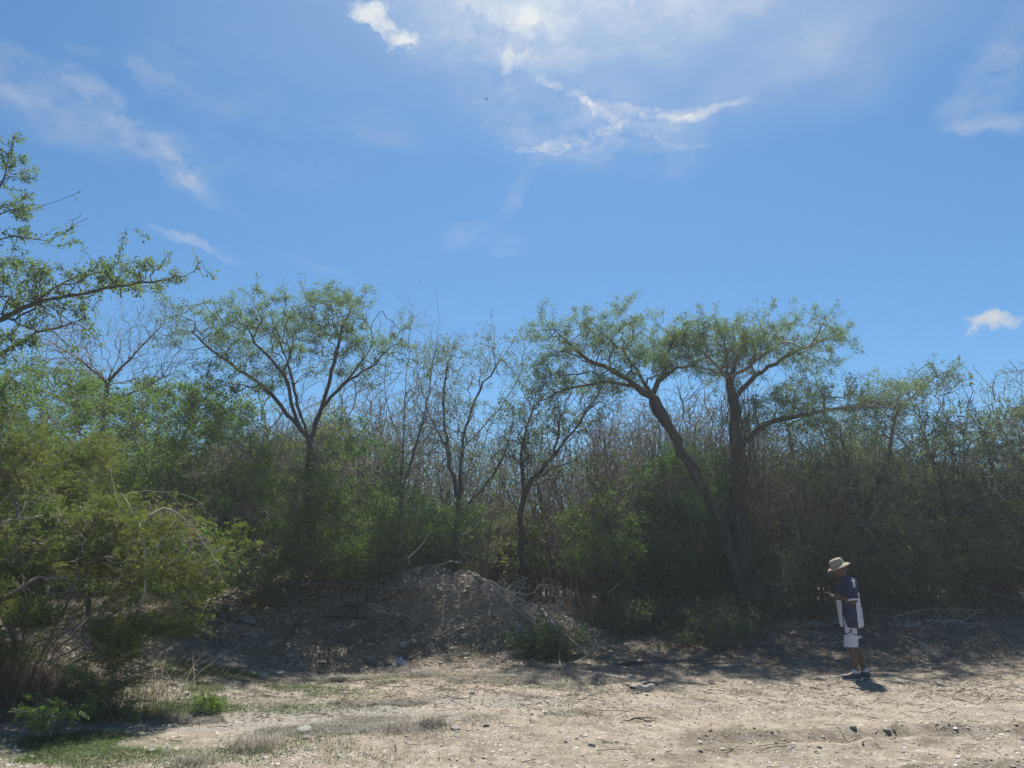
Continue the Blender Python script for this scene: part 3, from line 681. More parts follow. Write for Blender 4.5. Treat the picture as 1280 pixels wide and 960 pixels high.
bush('tangled_shrub', 'brown green shrub tangle directly behind the standing person', 41, gpt(8.6,17.6),
     [vol(1110,690,17.2,65,45,1.1), vol(1060,700,17.3,50,40,1.0), vol(1140,730,17.0,50,28,.9), vol(1040,640,17.6,50,40,1.0)], 2600, M['olive'], [Q(3,26,.055,.4,.5,.055, N=22000)], nst=9, wmat=M['twig'], **kw)
bush('tangled_shrub', 'brown twiggy shrub just right of the thick vine covered trunk', 42, gpt(6.4,17.5),
     [vol(985,660,17.4,45,60,1.0), vol(970,730,17.2,45,30,.8), vol(1010,720,17.2,40,35,.8)], 2200, M['olive'], [Q(2,12,.05,.4,.5,.055, N=9000)], nst=9, wmat=M['twig'], **kw)
bush('leafy_bush', 'green bush far behind in the gap left of the umbrella acacia', 43, gpt(-8.2,17.5),
     [vol(200,520,17.4,60,45,1.3), vol(150,500,17.6,60,35,1.2), vol(280,520,17.3,60,40,1.3), vol(60,500,17.6,80,40,1.3)], 2600, M['bush'], [Q(3,42,.06,.42,.5,.055, N=60000)], nst=8, **kw)
# ---- the big yellow green bush close on the left
bush('spreading_bush', 'large yellow green arching bush close to the camera on the left', 44, gpt(-5.9,9.9),
     [vol(60,660,9.4,110,55,.9), vol(150,690,9.3,70,50,.8), vol(-30,700,9.4,80,60,.8), vol(200,730,9.3,50,45,.6), vol(100,740,9.2,90,35,.6), vol(235,690,9.5,26,40,.4), vol(20,620,9.8,90,30,.7), vol(215,770,9.2,30,20,.3), vol(50,790,9.2,90,30,.5), vol(140,800,9.1,55,26,.4), vol(-10,740,9.3,60,40,.6), vol(90,720,9.2,60,30,.5), vol(-40,560,10.2,90,60,.9), vol(50,590,10.4,80,40,.8)],
     2600, M['yellow'], [Fe(4,30,.085,5,.30,.4,.06,N=46000), Q(4,30,.04,.4,.4,.08,N=46000)], R=.035, nst=14, wmat=M['twig'], seg=.11, jit=.02, w=.10, shell=.8, droop=-.35, clump=0.46)
# ---- brittle arching dead branches over the near bush, with a few orange leaves
pl = Plant(71, .08, .008)
pl.limb([gpt(-5.0,9.7)+(0,0,.4), A(175,760,9.0), A(180,680,9.0), A(165,640,9.0), A(150,615,9.0), A(130,622,9.0)])
pl.limb([A(172,650,9.0), A(160,617,9.0), A(215,616,9.05), A(245,625,9.1), A(268,650,9.1)])
pl.limb([A(172,660,9.0), A(205,635,9.0), A(235,652,9.1), A(262,690,9.1), A(285,735,9.1)])
pl.limb([A(172,680,9.0), A(150,640,8.9), A(138,585,8.9)])
pl.limb([A(215,640,9.0), A(228,655,9.0), A(246,656,9.0)])
pl.grow(lobes_targets(pl.rs,[vol(215,660,9.05,50,28,.2), vol(265,710,9.1,20,40,.15)],60,.3),.1)
pl.radii(.016,.0028)
P, D = pl.leaf_sites(1, 14); k = pl.rs.rand(len(P)) < .45
r_ = finish(pl, 'dead_branch', 'pale arching dead branch curving over the yellow green bush', 'branch', pl.pos[0], .016, .0028, M['dead'], M['yellow'], [leaf_quads(pl.rs, P[k], D[k], .06, .4, .3, down=.5)], split=.006)
Po = A(243,664,9.05)+pl.rs.randn(9,3)*.035; V, F = leaf_quads(pl.rs, Po, np.tile([0,0,-1.],(9,1)), .075, .45, .2, down=.6)
o = obj('dead_leaves', npmesh('dead_leaves', V-pl.pos[0], [F], M['orange_leaf'], smooth=False), r_); o['label'] = 'small cluster of orange dead leaves'
pl = Plant(72, .08, .012)
pl.limb([A(-60,690,9.1), A(-20,662,9.0), A(20,650,8.9), A(50,645,8.9)]); pl.limb([A(-20,662,9.0), A(10,655,8.95), A(28,640,8.9), A(34,608,8.9)])
pl.limb([A(-40,676,9.0), A(0,664,8.9), A(40,660,8.9)]); pl.limb([A(-40,676,9.0), A(-10,640,9.0), A(15,615,9.0)])
pl.grow(lobes_targets(pl.rs,[vol(10,645,9.0,50,20,.2)],40,.3),.1)
finish(pl, 'dead_branch', 'grey broken dead branch poking out of the bush at the left edge', 'branch', pl.pos[0], .02, .003, M['dead'], None, None)
pl = Plant(73, .08, .012)
pl.limb([A(-40,760,8.9), A(10,745,8.8), A(50,722,8.8), A(110,725,8.8), A(185,716,8.8)]); pl.grow(lobes_targets(pl.rs,[vol(80,730,8.8,80,14,.15)],30,.3),.1)
finish(pl, 'dead_branch', 'low grey dead branch lying across the front of the near bush', 'branch', pl.pos[0], .025, .003, M['twig'], None, None)

# ---- bare thicket: prototypes copied
def bare_proto(seed, H, W_, n, R, lm=None, spec=None, tgt=None):
    pl = Plant(seed, .2, .03); rs = pl.rs
    ns = 3
    for k in range(ns):
        a = rs.rand()*6.28; r = W_*(.15+.35*rs.rand())
        pl.limb([[0,0,-.1], [math.cos(a)*r*.5, math.sin(a)*r*.5, H*.33], [math.cos(a+.7)*r*.9, math.sin(a+.7)*r*.9, H*.62], [math.cos(a+.2)*r*1.7, math.sin(a+.2)*r*1.7, H*(.75+.25*rs.rand())]])
    T = ell(rs, n, (0,0,H*.62), (W_*.5,W_*.5,H*.42), .3)
    pl.grow(T, .35, 0, tan=.3, up=.35)
    pl.radii(R, .003)
    lv = None
    if spec:
        P, D = pl.leaf_sites(spec[0], spec[1]); lv = [leaf_quads(rs, P+rs.randn(len(P),3)*.05, D, .055, .42, .5)]
    return pl, lv
bp = []
for i, (H, Ww, n, R) in enumerate([(4.3,2.2,420,.034),(3.7,1.9,380,.03),(4.8,2.4,460,.038),(3.2,1.7,340,.026),(4.0,1.8,360,.03)]):
    pl, lv = bare_proto(200+i, H, Ww, n, R, None, (1,5) if i in (1,4) else None)
    bp.append((pl, lv, R))
BL = 'thin leafless tree in the grey brown thicket behind the front trees'
protos = []
for i, (pl, lv, R) in enumerate(bp):
    r_ = finish(pl, 'bare_tree', BL, 'tree', (0,0,0), R, .004, M['bark_light' if i % 2 else 'bark'], M['olive'], lv, group='leafless thicket trees', split=.012, twigmat=M['twig'])
    protos.append(r_)
rs = np.random.RandomState(77); used = set(); cnt = 0
spots = []
for k in range(900):
    y = 18.4+rs.rand()**1.2*9; x = (rs.rand()*2-1)*(y*.74)
    if len(spots) >= 210: break
    if x < -y*.40: continue
    if y < 20.5 and -2.6 < x < 1.6: continue
    if min([1e9]+[(x-a)**2+(y-b)**2 for a, b in spots]) < .42: continue
    spots.append((x,y))
for k, (x, y) in enumerate(spots):
    pi = k % len(protos)
    r_ = protos[pi] if pi not in used else copy_tree(protos[pi])
    used.add(pi)
    r_.location = (x, y, hz(x,y)); r_.rotation_euler = (0,0,rs.rand()*6.28)
    s_ = (.95+.4*rs.rand())*(1.0 if y < 22 else 1.12)*(.72 if x/y > .36 else 1); r_.scale = (s_,s_,s_)
# ---- tangled arching scrub in front of the bare stems
tp = []
for i in range(4):
    pl = Plant(260+i, .14, .03); r0 = pl.rs
    for k in range(9):
        a = r0.rand()*6.28; ln = .7+.9*r0.rand(); hh = 1.6+1.9*r0.rand()
        pl.limb([[0,0,-.1],[math.cos(a)*ln*.35,math.sin(a)*ln*.35,hh*.55],[math.cos(a)*ln*.8,math.sin(a)*ln*.8,hh*.95],[math.cos(a+.4)*ln*1.5,math.sin(a+.4)*ln*1.4,hh*(.7+.35*r0.rand())]])
    pl.grow(np.concatenate([ell(r0, 800, (0,0,1.7), (1.35,1.2,1.6), .4), ell(r0,300,(0,0,2.9),(1.0,.9,.9),.6)]), .15, tan=.3)
    pl.radii(.035,.0028); P, D = pl.leaf_sites(1, 9 if i%2 else 22); q = n3(P,.4,5); k = q > np.quantile(q,.5); P, D = P[k], D[k]
    tp.append(finish(pl, 'tangled_shrub', 'grey brown tangle of arching thin stems in the thicket', 'bush', (0,0,0), .035, .0028, M['twig'] if i%2 else M['bark'], M['acacia_blue' if i%2 else 'olive'], [leaf_quads(pl.rs, P, D, .05, .42, .5)], group='tangled shrubs filling the thicket'))
rs = np.random.RandomState(78); tsp = []
for k in range(4000):
    y = 17.3+rs.rand()*5.0; x = rs.uniform(-.1,.74)*y if rs.rand() < .85 else rs.uniform(-.75,-.1)*y
    if len(tsp) >= 78: break
    if y < 18.3 and (x < 1.2): continue
    if y < 20.3 and -2.8 < x < 1.4: continue
    if y < 18.3 and abs(x-5.2) < .9: continue
    if min([1e9]+[(x-a)**2+(y-b)**2 for a, b in tsp]) < .7: continue
    tsp.append((x,y))
for k, (x, y) in enumerate(tsp):
    r_ = tp[k] if k < 4 else copy_tree(tp[k % 4])
    r_.location = (x,y,hz(x,y)); r_.rotation_euler = (0,0,rs.rand()*6.28); s_ = (.95+.45*rs.rand())*(.85 if x/y < .12 else 1.05); r_.scale = (s_,s_,s_*(.9+.3*rs.rand()))
# ---- leafy dark trees further back that close the gaps
pl = Plant(250, .25, .04)
for k in range(7):
    a = k*.9; pl.limb([[0,0,-.1],[math.cos(a)*.4,math.sin(a)*.4,1.2],[math.cos(a)*1.3,math.sin(a)*1.3,2.2+.3*(k%3)]])
pl.grow(np.concatenate([ell(pl.rs, 420, (0,0,1.9), (1.8,1.6,1.5), .8), ell(pl.rs,150,(.8,.2,2.9),(1,.9,.7),.8)]), .12)
pl.radii(.07,.004); P, D = pl.leaf_sites(4, 110); kq = n3(P,.5,5); kk = kq > np.quantile(kq,.3); P, D = P[kk], D[kk]
bk = finish(pl, 'background_bush', 'dull green bush deep in the scrub behind the front trees', 'bush', (0,0,0), .07, .004, M['bark'], M['olive'], [leaf_quads(pl.rs, P+pl.rs.randn(len(P),3)*.12, D, .085, .42, .5)], group='bushes deep in the scrub')
bspots = []
for k in range(900):
    y = 20+rs.rand()*14; x = (rs.rand()*2-1)*(y*.80)
    if len(bspots) >= 105: break
    if min([1e9]+[(x-a)**2+(y-b)**2 for a, b in bspots]) < 1.35: continue
    bspots.append((x,y))
for k, (x, y) in enumerate(bspots):
    r_ = bk if k == 0 else copy_tree(bk)
    r_.location = (x,y,hz(x,y)-.1); r_.rotation_euler = (0,0,rs.rand()*6.28)
    t = x/y; hgt = .78
    if t < -.2: hgt = 1.25
    if t > .36: hgt = 1.12
    s_ = hgt*(.8+.35*rs.rand()); r_.scale = (1.0*s_/max(.8,hgt)*1.1, 1.0, s_)
GLARE_DENSITY = 0.0017  # added volume: milky air imitates windscreen glare and lifts the dark parts
if GLARE_DENSITY:
    bm = bmesh.new(); bmesh.ops.create_cube(bm, size=1, matrix=Matrix.Translation((0,21,3.5)) @ Matrix.Diagonal((90,50,11,1)))
    me = bpy.data.meshes.new('glare_veil'); bm.to_mesh(me); bm.free()
    hm_, nt_ = newmat('glare_air'); pv = nt_.nodes.new('ShaderNodeVolumePrincipled'); pv.inputs['Color'].default_value = (.86,.92,1,1); pv.inputs['Density'].default_value = GLARE_DENSITY; pv.inputs['Anisotropy'].default_value = .45
    oo = nt_.nodes.new('ShaderNodeOutputMaterial'); nt_.links.new(pv.outputs[0], oo.inputs['Volume']); me.materials.append(hm_)
    tag(obj('glare_veil', me), 'added thin veil of bright air imitating glare on the windscreen', 'glare_veil', kind='stuff')
# ------------------------------------------------------------------ ground cover (stuff)
def blades(rs, P, H, lean, width, seg=3):
    n = len(P); a = rs.rand(n)*6.283; h = H*(.5+rs.rand(n)); ln = lean*(.3+rs.rand(n)*1.2)*h
    dx = np.cos(a)*ln; dy = np.sin(a)*ln; sx = -np.sin(a)*width*.5; sy = np.cos(a)*width*.5
    rows = []
    for k in range(seg+1):
        u = k/seg; w = (1-u)**.7 if k < seg else .08
        c = P+np.stack([dx*u**1.6, dy*u**1.6, h*u*(1-.25*u*lean)],1)
        o = np.stack([sx*w, sy*w, np.zeros(n)],1); rows += [c-o, c+o]
    V = np.stack(rows,1).reshape(-1,3); b = (np.arange(n)*(2*(seg+1)))[:,None]
    F = np.concatenate([np.stack([b[:,0]+2*k, b[:,0]+2*k+1, b[:,0]+2*k+3, b[:,0]+2*k+2],1) for k in range(seg)])
    return V, F
def scatter(rs, n, f, x0, x1, y0, y1):
    out = []
    while sum(map(len,out)) < n:
        x = rs.uniform(x0,x1,n*2); y = rs.uniform(y0,y1,n*2)
        k = (rs.rand(n*2) < f(x,y)) & (np.abs(x) < y*.82+1.0); out.append(np.stack([x[k],y[k]],1))
    xy = np.concatenate(out)[:n]; return np.column_stack([xy, height(xy[:,0], xy[:,1])])
g2 = lambda x,y,cx,cy,rx,ry: np.exp(-(((x-cx)/rx)**2+((y-cy)/ry)**2))
rs = np.random.RandomState(91)
def f_green(x,y):
    n = sstep(.42,.62,vnoise(x,y,.55,11)); return n*np.clip(g2(x,y,-4.0,9.7,1.3,.9)+g2(x,y,-5.0,7.7,2.2,.7)+.5*g2(x,y,-4.3,11.6,1.6,.7)+.18*g2(x,y,-1.5,11.5,2.5,.7)+.25*g2(x,y,1.5,14.4,2.5,.5),0,1)
P = scatter(rs, 42000, f_green, -8,4,6.6,15); V, F = blades(rs, P, .038, 1.1, .006)
tag(obj('green_grass', npmesh('green_grass', V, [F], M['grass'], smooth=False)), 'short green grass patches in the lower left corner', 'grass', kind='stuff')
def f_grey(x,y):
    n = sstep(.45,.7,vnoise(x,y,.5,12))*(.3+.7*vnoise(x,y,.15,13)); return n*np.clip(g2(x,y,-2.2,8.9,1.7,.8)+.9*g2(x,y,-.6,9.7,1.2,.45)+.5*g2(x,y,-3.3,12.6,1.4,.9)+.25*g2(x,y,1.5,12,3,1.2)+.3*g2(x,y,-1,12,3,1.0),0,1)
P = scatter(rs, 30000, f_grey, -7,6,6.6,14.5); V, F = blades(rs, P, .06, 1.8, .004)
tag(obj('dead_grass', npmesh('dead_grass', V, [F], M['grey_straw'], smooth=False)), 'grey dead grass tufts lying over the gravel in the foreground', 'grass', kind='stuff')
def f_straw(x,y): return sstep(.4,.7,vnoise(x,y,.8,14))*np.clip(sstep(13.2,15.2,y)*(1-sstep(18.5,20,y)),0,1)*(1-.6*g2(x,y,-4.2,14.2,1,.8))*(1-.97*np.clip(1.6*g2(x,y,-.9,15.7,2.4,1.5),0,1))
P = scatter(rs, 26000, f_straw, -10,14,13,20); V, F = blades(rs, P, .11, 1.6, .006)
tag(obj('dry_undergrowth', npmesh('dry_undergrowth', V, [F], M['straw'], smooth=False)), 'dry straw and stalks carpeting the ground under the scrub', 'undergrowth', kind='stuff')
# tall dead stalks under the near bush and behind the mound
def f_tall(x,y): return np.clip(g2(x,y,-5.7,9.3,1.1,.5)*1.0+.8*g2(x,y,-7.2,9.4,1.2,.7),0,1)
P = scatter(rs, 7000, f_tall, -8.8,-3.4,8,10.8); V, F = blades(rs, P, .52, 1.1, .007, 4)
tag(obj('dead_stalks', npmesh('dead_stalks', V, [F], M['brown_straw'], smooth=False)), 'tall brown dead stalks standing under the near yellow green bush', 'dry stalks', kind='stuff')
def f_tall2(x,y): return np.clip(g2(x,y,2.0,16.6,.9,.5)+.5*g2(x,y,7,17.2,3,.6)+.5*g2(x,y,4.6,17.6,2,.6)+.35*g2(x,y,11,17.4,3,.7),0,1)
P = scatter(rs, 5200, f_tall2, -1,14,15.6,18.6); V, F = blades(rs, P, .7, .7, .008, 4)
tag(obj('dead_stalks', npmesh('dead_stalks', V, [F], M['brown_straw'], smooth=False)), 'reddish brown dead stalks at the foot of the trees right of the mound', 'dry stalks', kind='stuff')
# gravel: jittered octahedra
def stones(rs, P, S):
    base = np.array([[1,0,0],[-1,0,0],[0,1,0],[0,-1,0],[0,0,1],[0,0,-1]],float)
    fc = np.array([[0,2,4],[2,1,4],[1,3,4],[3,0,4],[2,0,5],[1,2,5],[3,1,5],[0,3,5]])
    # one level subdivision for rounder stones
    vs = [tuple(v) for v in base]; faces = []; cache = {}
    def mid(a,b):
        k = (min(a,b),max(a,b))
        if k not in cache: m = np.array(vs[a])+np.array(vs[b]); m /= np.linalg.norm(m); cache[k] = len(vs); vs.append(tuple(m*.97))
        return cache[k]
    for a,b,c in fc:
        ab,bc,ca = mid(a,b),mid(b,c),mid(c,a); faces += [[a,ab,ca],[b,bc,ab],[c,ca,bc],[ab,bc,ca]]
    B = np.array(vs); Fc = np.array(faces); n = len(P); m = len(B)
    j = B[None]*(1+rs.randn(n,m,1)*.16); sc = np.stack([1+.3*rs.randn(n),1+.3*rs.randn(n),.6+.15*rs.randn(n)],1).clip(.35,1.8)
    j = j*sc[:,None,:]*S[:,None,None]; a = rs.rand(n)*6.283; c, s_ = np.cos(a)[:,None], np.sin(a)[:,None]
    x = j[...,0]*c-j[...,1]*s_; y = j[...,0]*s_+j[...,1]*c
    V = np.stack([x,y,j[...,2]],-1)+P[:,None,:]; F = (np.arange(n)*m)[:,None,None]+Fc[None]
    return V.reshape(-1,3), F.reshape(-1,3)
def f_grav(x,y): return np.clip(.45*g2(x,y,-1.5,15.2,3.2,1.2)+(1-.75*sstep(13.6,15,y))*(.35+.9*sstep(.45,.7,vnoise(x,y,.7,15)))*(9/y)**1.5,0,1)
P = scatter(rs, 50000, f_grav, -9,13,6.4,16.5); S = .005+.007*rs.rand(len(P))+.016*rs.rand(len(P))**6; P[:,2] -= S*.2
Pc = scatter(rs, 2600, lambda x,y: .9*g2(x,y,-1.4,15.4,2.6,1.1), -6,4,13.5,17.5); Sc = .015+.05*rs.rand(len(Pc))**4
Vc, Fc = stones(rs, Pc, Sc); tag(obj('earth_clods', npmesh('earth_clods', Vc, [Fc], M['clod'], smooth=False)), 'brown earth clods and rubble covering the mound', 'rubble', kind='stuff')
V, F = stones(rs, P, S)
tag(obj('gravel', npmesh('gravel', V, [F], M['gravel'], smooth=False)), 'small pale stones and grit strewn over the clearing', 'gravel', kind='stuff')
# litter: flat chips and short sticks
def f_lit(x,y): return np.clip(sstep(9.8,13.2,y+vnoise(x,y,1.2,16)*3)*(1-sstep(18,20,y))+.10+.3*g2(x,y,-2.5,9.5,2,1.2),0,1)
P = scatter(rs, 32000, f_lit, -9,13,6.5,19); P[:,2] += .006
V, F = leaf_quads(rs, P, np.zeros_like(P), .045, .45, .75, upb=.05); P4 = np.repeat(P,4,axis=0); V[:,2] = P4[:,2]+(V[:,2]-P4[:,2])*.25+.004
P2 = scatter(rs, 8000, f_lit, -9,13,6.5,19); P2[:,2] += .012
n = len(P2); a = rs.rand(n)*6.283; d = np.stack([np.cos(a),np.sin(a),rs.randn(n)*.18],1)*(.025+.16*rs.rand(n)**3)[:,None]; s_ = np.stack([-np.sin(a),np.cos(a),np.zeros(n)],1)*.004; z = np.array([0,0,.006])
V2 = np.stack([P2-d+s_,P2-d-s_,P2-d+z, P2+d+s_,P2+d-s_,P2+d+z],1).reshape(-1,3); b = (np.arange(n)*6)[:,None]
F2 = np.concatenate([b+np.array([0,1,4,3]), b+np.array([1,2,5,4]), b+np.array([2,0,3,5])])
tag(obj('leaf_litter', npmesh('leaf_litter', np.concatenate([V,V2]), [np.concatenate([F,F2+len(V)])], M['litter'], smooth=False)), 'fallen leaves and snapped twigs littering the ground', 'litter', kind='stuff')

# ------------------------------------------------------------------ rocks
def rock_mesh(seed, sub=3):
    bm = bmesh.new(); bmesh.ops.create_icosphere(bm, subdivisions=sub, radius=1); rr = np.random.RandomState(seed)
    planes = rr.randn(9,3); planes /= np.linalg.norm(planes,axis=1)[:,None]; dd = .62+.3*rr.rand(9)
    for v in bm.verts:
        p = np.array(v.co)
        for q_, d_ in zip(planes, dd):
            t = p@q_-d_
            if t > 0: p = p-q_*t*.9
        p = p*(1+.05*math.sin(p[0]*7+seed)+.04*math.sin(p[1]*9+p[2]*6+seed*2)); v.co = p
    me = bpy.data.meshes.new('rock'); bm.to_mesh(me); bm.free()
    me.polygons.foreach_set('use_smooth', np.ones(len(me.polygons),bool)); return me
RM = [rock_mesh(s) for s in range(5)]
for m_ in RM[:3]: m_.materials.append(M['rock'])
for m_ in RM[3:]: m_.materials.append(M['rock_brown'])
def put_rock(px, py, s, k, label, flat=.6, rz=0, group=None, sink=.25):
    p = ground_at(px, py); o = bpy.data.objects.new('rock', RM[k]); C.objects.link(o)
    o.location = (p[0], p[1], hz(p[0],p[1])+s*flat*(1-2*sink)*.5); o.scale = (s, s*.8, s*flat); o.rotation_euler = (rz*.13, rz*.07, rz)
    return tag(o, label, 'rock', group)
put_rock(311,778,.16,0,'large pale rock lying in shade under the left bushes')
put_rock(316,796,.15,1,'grey pale rock just below the large shaded one',rz=1.1)
put_rock(505,808,.10,2,'rounded pinkish pale stone on the slope above the plastic scrap',rz=.4,flat=.8)
put_rock(363,820,.10,0,'flat white stone below the ochre bare patch',flat=.4,rz=.9)
put_rock(328,850,.14,3,'dark brown stone beside the green grass on the left slope',rz=2)
put_rock(382,915,.085,1,'white stone in the grey dead grass of the foreground',rz=.5)
put_rock(297,800,.07,3,'small brown stone left of the grey pale rock',rz=.7)
put_rock(580,820,.07,2,'small pale stone at the foot of the mound',rz=.2)
put_rock(570,912,.06,1,'pale stone beside the dry tuft at lower centre',rz=.8)
put_rock(763,816,.07,2,'pale stone at the right foot of the mound',rz=1.3)
rs = np.random.RandomState(33)
for k in range(150):
    while True:
        px = rs.uniform(190,1270); py = rs.uniform(745,945)
        if py < 790+ (px-700)*.0 and px > 780: continue
        if rs.rand() < (.35 if px > 800 else 1): break
    p = ground_at(px,py); s = .018+.032*rs.rand()**2.5
    put_rock(px, py, s, rs.choice([0,1,2,0,1,2,3]), 'fist sized or smaller pale stone scattered over the clearing', .5, rs.rand()*6, 'small stones scattered over the clearing', .3)

# ------------------------------------------------------------------ fallen branches
def stick(name, label, pts, R, mat, twigs=0, seed=1, tv=None, group=None, cat='branch', rtip=.003, seg=.08, jit=.008):
    pl = Plant(seed, seg, jit); pl.limb(pts[0])
    for p_ in pts[1:]: pl.limb(p_)
    if twigs: pl.grow(lobes_targets(pl.rs, tv, twigs, .2), .05, tan=.3)
    else:
        for p_ in pl.tips: pass
    pl.radii(R, rtip)
    # taper along the length
    mx = pl.L[:pl.n].max()+1e-6
    pl.r[:] = np.maximum(rtip, pl.r*(1-.0*pl.L[:pl.n]/mx)) if twigs else R*(1-.55*pl.L[:pl.n]/mx)
    root = empty(name, pts[0][0], label, cat, group)
    w = pl.wood(np.ones(pl.n,bool)); root_w = npmesh('wood', w[0]-np.asarray(pts[0][0]), [w[1]], mat)
    bpy.data.objects.remove(root)
    o = obj(name, root_w, loc=pts[0][0]); return tag(o, label, cat, group)
def G(px, py, dz=.02):
    p = ground_at(px,py); return p+np.array([0,0,dz])
stick('fallen_branch','long pale fallen branch slanting down the right side of the mound',[[G(676,766,.08),A(700,788,14.6),G(735,822,.05)]],.033,M['dead'],seed=3)
stick('fallen_branch','thinner pale branch lying towards the foot of the slanting one',[[G(626,792,.06),G(665,803,.08),G(708,812,.06)]],.022,M['dead'],seed=4)
stick('fallen_branch','short upright pale stick at the foot of the mound',[[G(700,833,.0),A(699,812,14.3),A(700,792,14.4)]],.014,M['dead'],seed=5)
stick('fallen_branch','short pale stick crossing the base of the slanting branch',[[G(717,832,.02),A(728,823,14.0),A(740,812,14.2)]],.012,M['dead'],seed=6)
stick('fallen_log','dark log lying on the ground right of the mound foot',[[G(768,832,.02),G(800,831,.03),G(829,832,.02)]],.045,M['bark'],seed=7)
stick('fallen_branch','small dark forked stick alone on the pale gravel',[[G(776,903,.015),G(795,902.5,.03),G(805,903.5,.02),G(814,904,.015)],[G(797,903,.03),G(806,901,.03),G(815,900,.02)]],.013,M['bark'],seed=8)
stick('fallen_branch','thin dark twig just above the forked stick on the gravel',[[G(779,891,.01),G(790,889,.02),G(803,891,.01)]],.007,M['bark'],seed=9)
stick('fallen_branch','pale crooked dead branch hanging over the mound top',[[A(512,705,14.9),A(510,698,14.9),A(524,685,14.9),A(538,665,14.9)]],.012,M['dead'],seed=10)
stick('fallen_branch','pale twig rising beside the right end of the mound bush',[[A(575,668,15.6),A(592,662,15.6),A(600,650,15.6)]],.009,M['dead'],seed=11)
stick('fallen_branch','thin pale stick leaning behind the mound among brown stalks',[[A(760,742,16.5),A(777,726,16.5)]],.012,M['dead'],seed=12)
stick('fallen_branch','bleached forked twig high in the shrubs near the right edge',[[A(1254,624,16.6),A(1246,614,16.6),A(1240,606,16.6)],[A(1246,614,16.6),A(1243,600,16.6)],[A(1247,615,16.6),A(1236,608,16.6)]],.014,M['dead'],seed=13)
stick('fallen_branch','long thin pale stem lying along the top of the right bank',[[G(1135,766,.12),G(1170,764,.14),G(1200,766,.1)]],.012,M['dead'],seed=14)
stick('fallen_branch','pale stem lying near the lower part of the right bank',[[G(1205,820,.06),G(1225,823,.05),G(1245,826,.04)]],.010,M['dead'],seed=15)
stick('fallen_branch','short pale stick slanting on the bank at the right edge',[[G(1252,798,.1),G(1262,806,.06),G(1272,817,.04)]],.014,M['dead'],seed=16)
stick('fallen_branch','pale broken branch at the top right of the bank',[[G(1236,768,.15),G(1252,772,.12),G(1266,780,.08)]],.018,M['dead'],seed=17)
stick('fallen_branch','two pronged pale branch low beside the thick vine covered trunk',[[G(960,765,.25),G(985,772,.2),G(1010,782,.1)],[G(985,772,.2),G(1000,766,.3),G(1018,763,.35)]],.014,M['dead'],seed=18)
stick('fallen_branch','pale twig sticking out of the front of the right bank',[[G(1128,798,.05),G(1140,803,.08),G(1152,808,.05)]],.011,M['dead'],seed=19)
stick('fallen_branch','long dark branch lying in the shade below the left bushes',[[G(262,775,.06),G(310,785,.08),G(370,795,.06)]],.02,M['bark'],seed=20)
stick('fallen_branch','long dark branch lying along the shaded base of the mound',[[G(400,775,.06),G(450,778,.08),G(530,785,.05)]],.022,M['bark'],seed=21)
stick('fallen_branch','grey twig rising from the shade beside the large pale rocks',[[G(320,793,.02),A(332,776,14.2),A(337,765,14.2)]],.008,M['dead'],seed=22)
stick('fallen_branch','pale curved stick hanging in the shade under the dark tangled bush',[[A(355,735,14.0),A(358,745,13.9),A(364,755,13.9)]],.009,M['dead'],seed=23)

# brush pile on the mound's right face: countable heap of dry brush (each bundle a thing)
def brush(seed, pts, n, label, mat, R=.02, group=None, name='brush_heap'):
    pl = Plant(seed, .1, .02)
    for p_ in pts: pl.limb(p_)
    T = np.concatenate([ell(pl.rs, n//len(pts), np.mean(p_,0), (abs(p_[0][0]-p_[-1][0])*.55+.15,.4,abs(p_[0][2]-p_[-1][2])*.45+.12), .2) for p_ in pts])
    T[:,2] = np.maximum(T[:,2], height(T[:,0],T[:,1])+.02)
    pl.grow(T, .1, tan=.2); pl.radii(R,.0045)
    return finish(pl, name, label, 'brush', pts[0][0], R, .0045, mat, None, None, group)
brush(301,[[G(600,730,.1),G(640,752,.15),G(700,800,.12)],[G(600,725,.1),G(650,775,.15),G(720,822,.1)],[G(640,742,.1),G(680,772,.12),G(715,805,.1)]],700,'heap of dry grey brush sliding down the right face of the mound',M['dead'],.026)
brush(302,[[G(400,735,.1),G(470,748,.2),G(540,740,.2)],[G(330,745,.1),G(400,752,.15),G(450,765,.1)]],620,'tangle of dark dead twigs under the bushes left of the mound top',M['twig'],.02)
brush(303,[[G(530,725,.1),G(570,715,.2),G(610,720,.15)],[G(540,745,.1),G(590,750,.15),G(620,770,.1)]],260,'dry twig tangle on the crest of the mound',M['twig'],.018)
brush(304,[[G(1130,790,.1),G(1180,785,.15),G(1240,790,.1)],[G(1110,780,.1),G(1160,775,.2),G(1230,772,.15)]],260,'pale dead brush lying on the bank at the right edge',M['dead'],.014)
brush(305,[[G(690,735,.1),G(720,745,.15),G(770,765,.1)]],380,'dry brush behind the right shoulder of the mound',M['twig'],.015)
brush(306,[[G(960,790,.1),G(1000,785,.15),G(1050,795,.1)],[G(980,770,.1),G(1020,765,.2),G(1060,775,.15)]],260,'dry brush on the ground between thick trunk and standing person',M['twig'],.014)
brush(307,[[G(250,770,.1),G(290,790,.12),G(350,800,.1)],[G(230,790,.1),G(290,810,.1),G(340,825,.06)]],420,'scattered dry brush on the slope right of the near bush',M['dead'],.014)

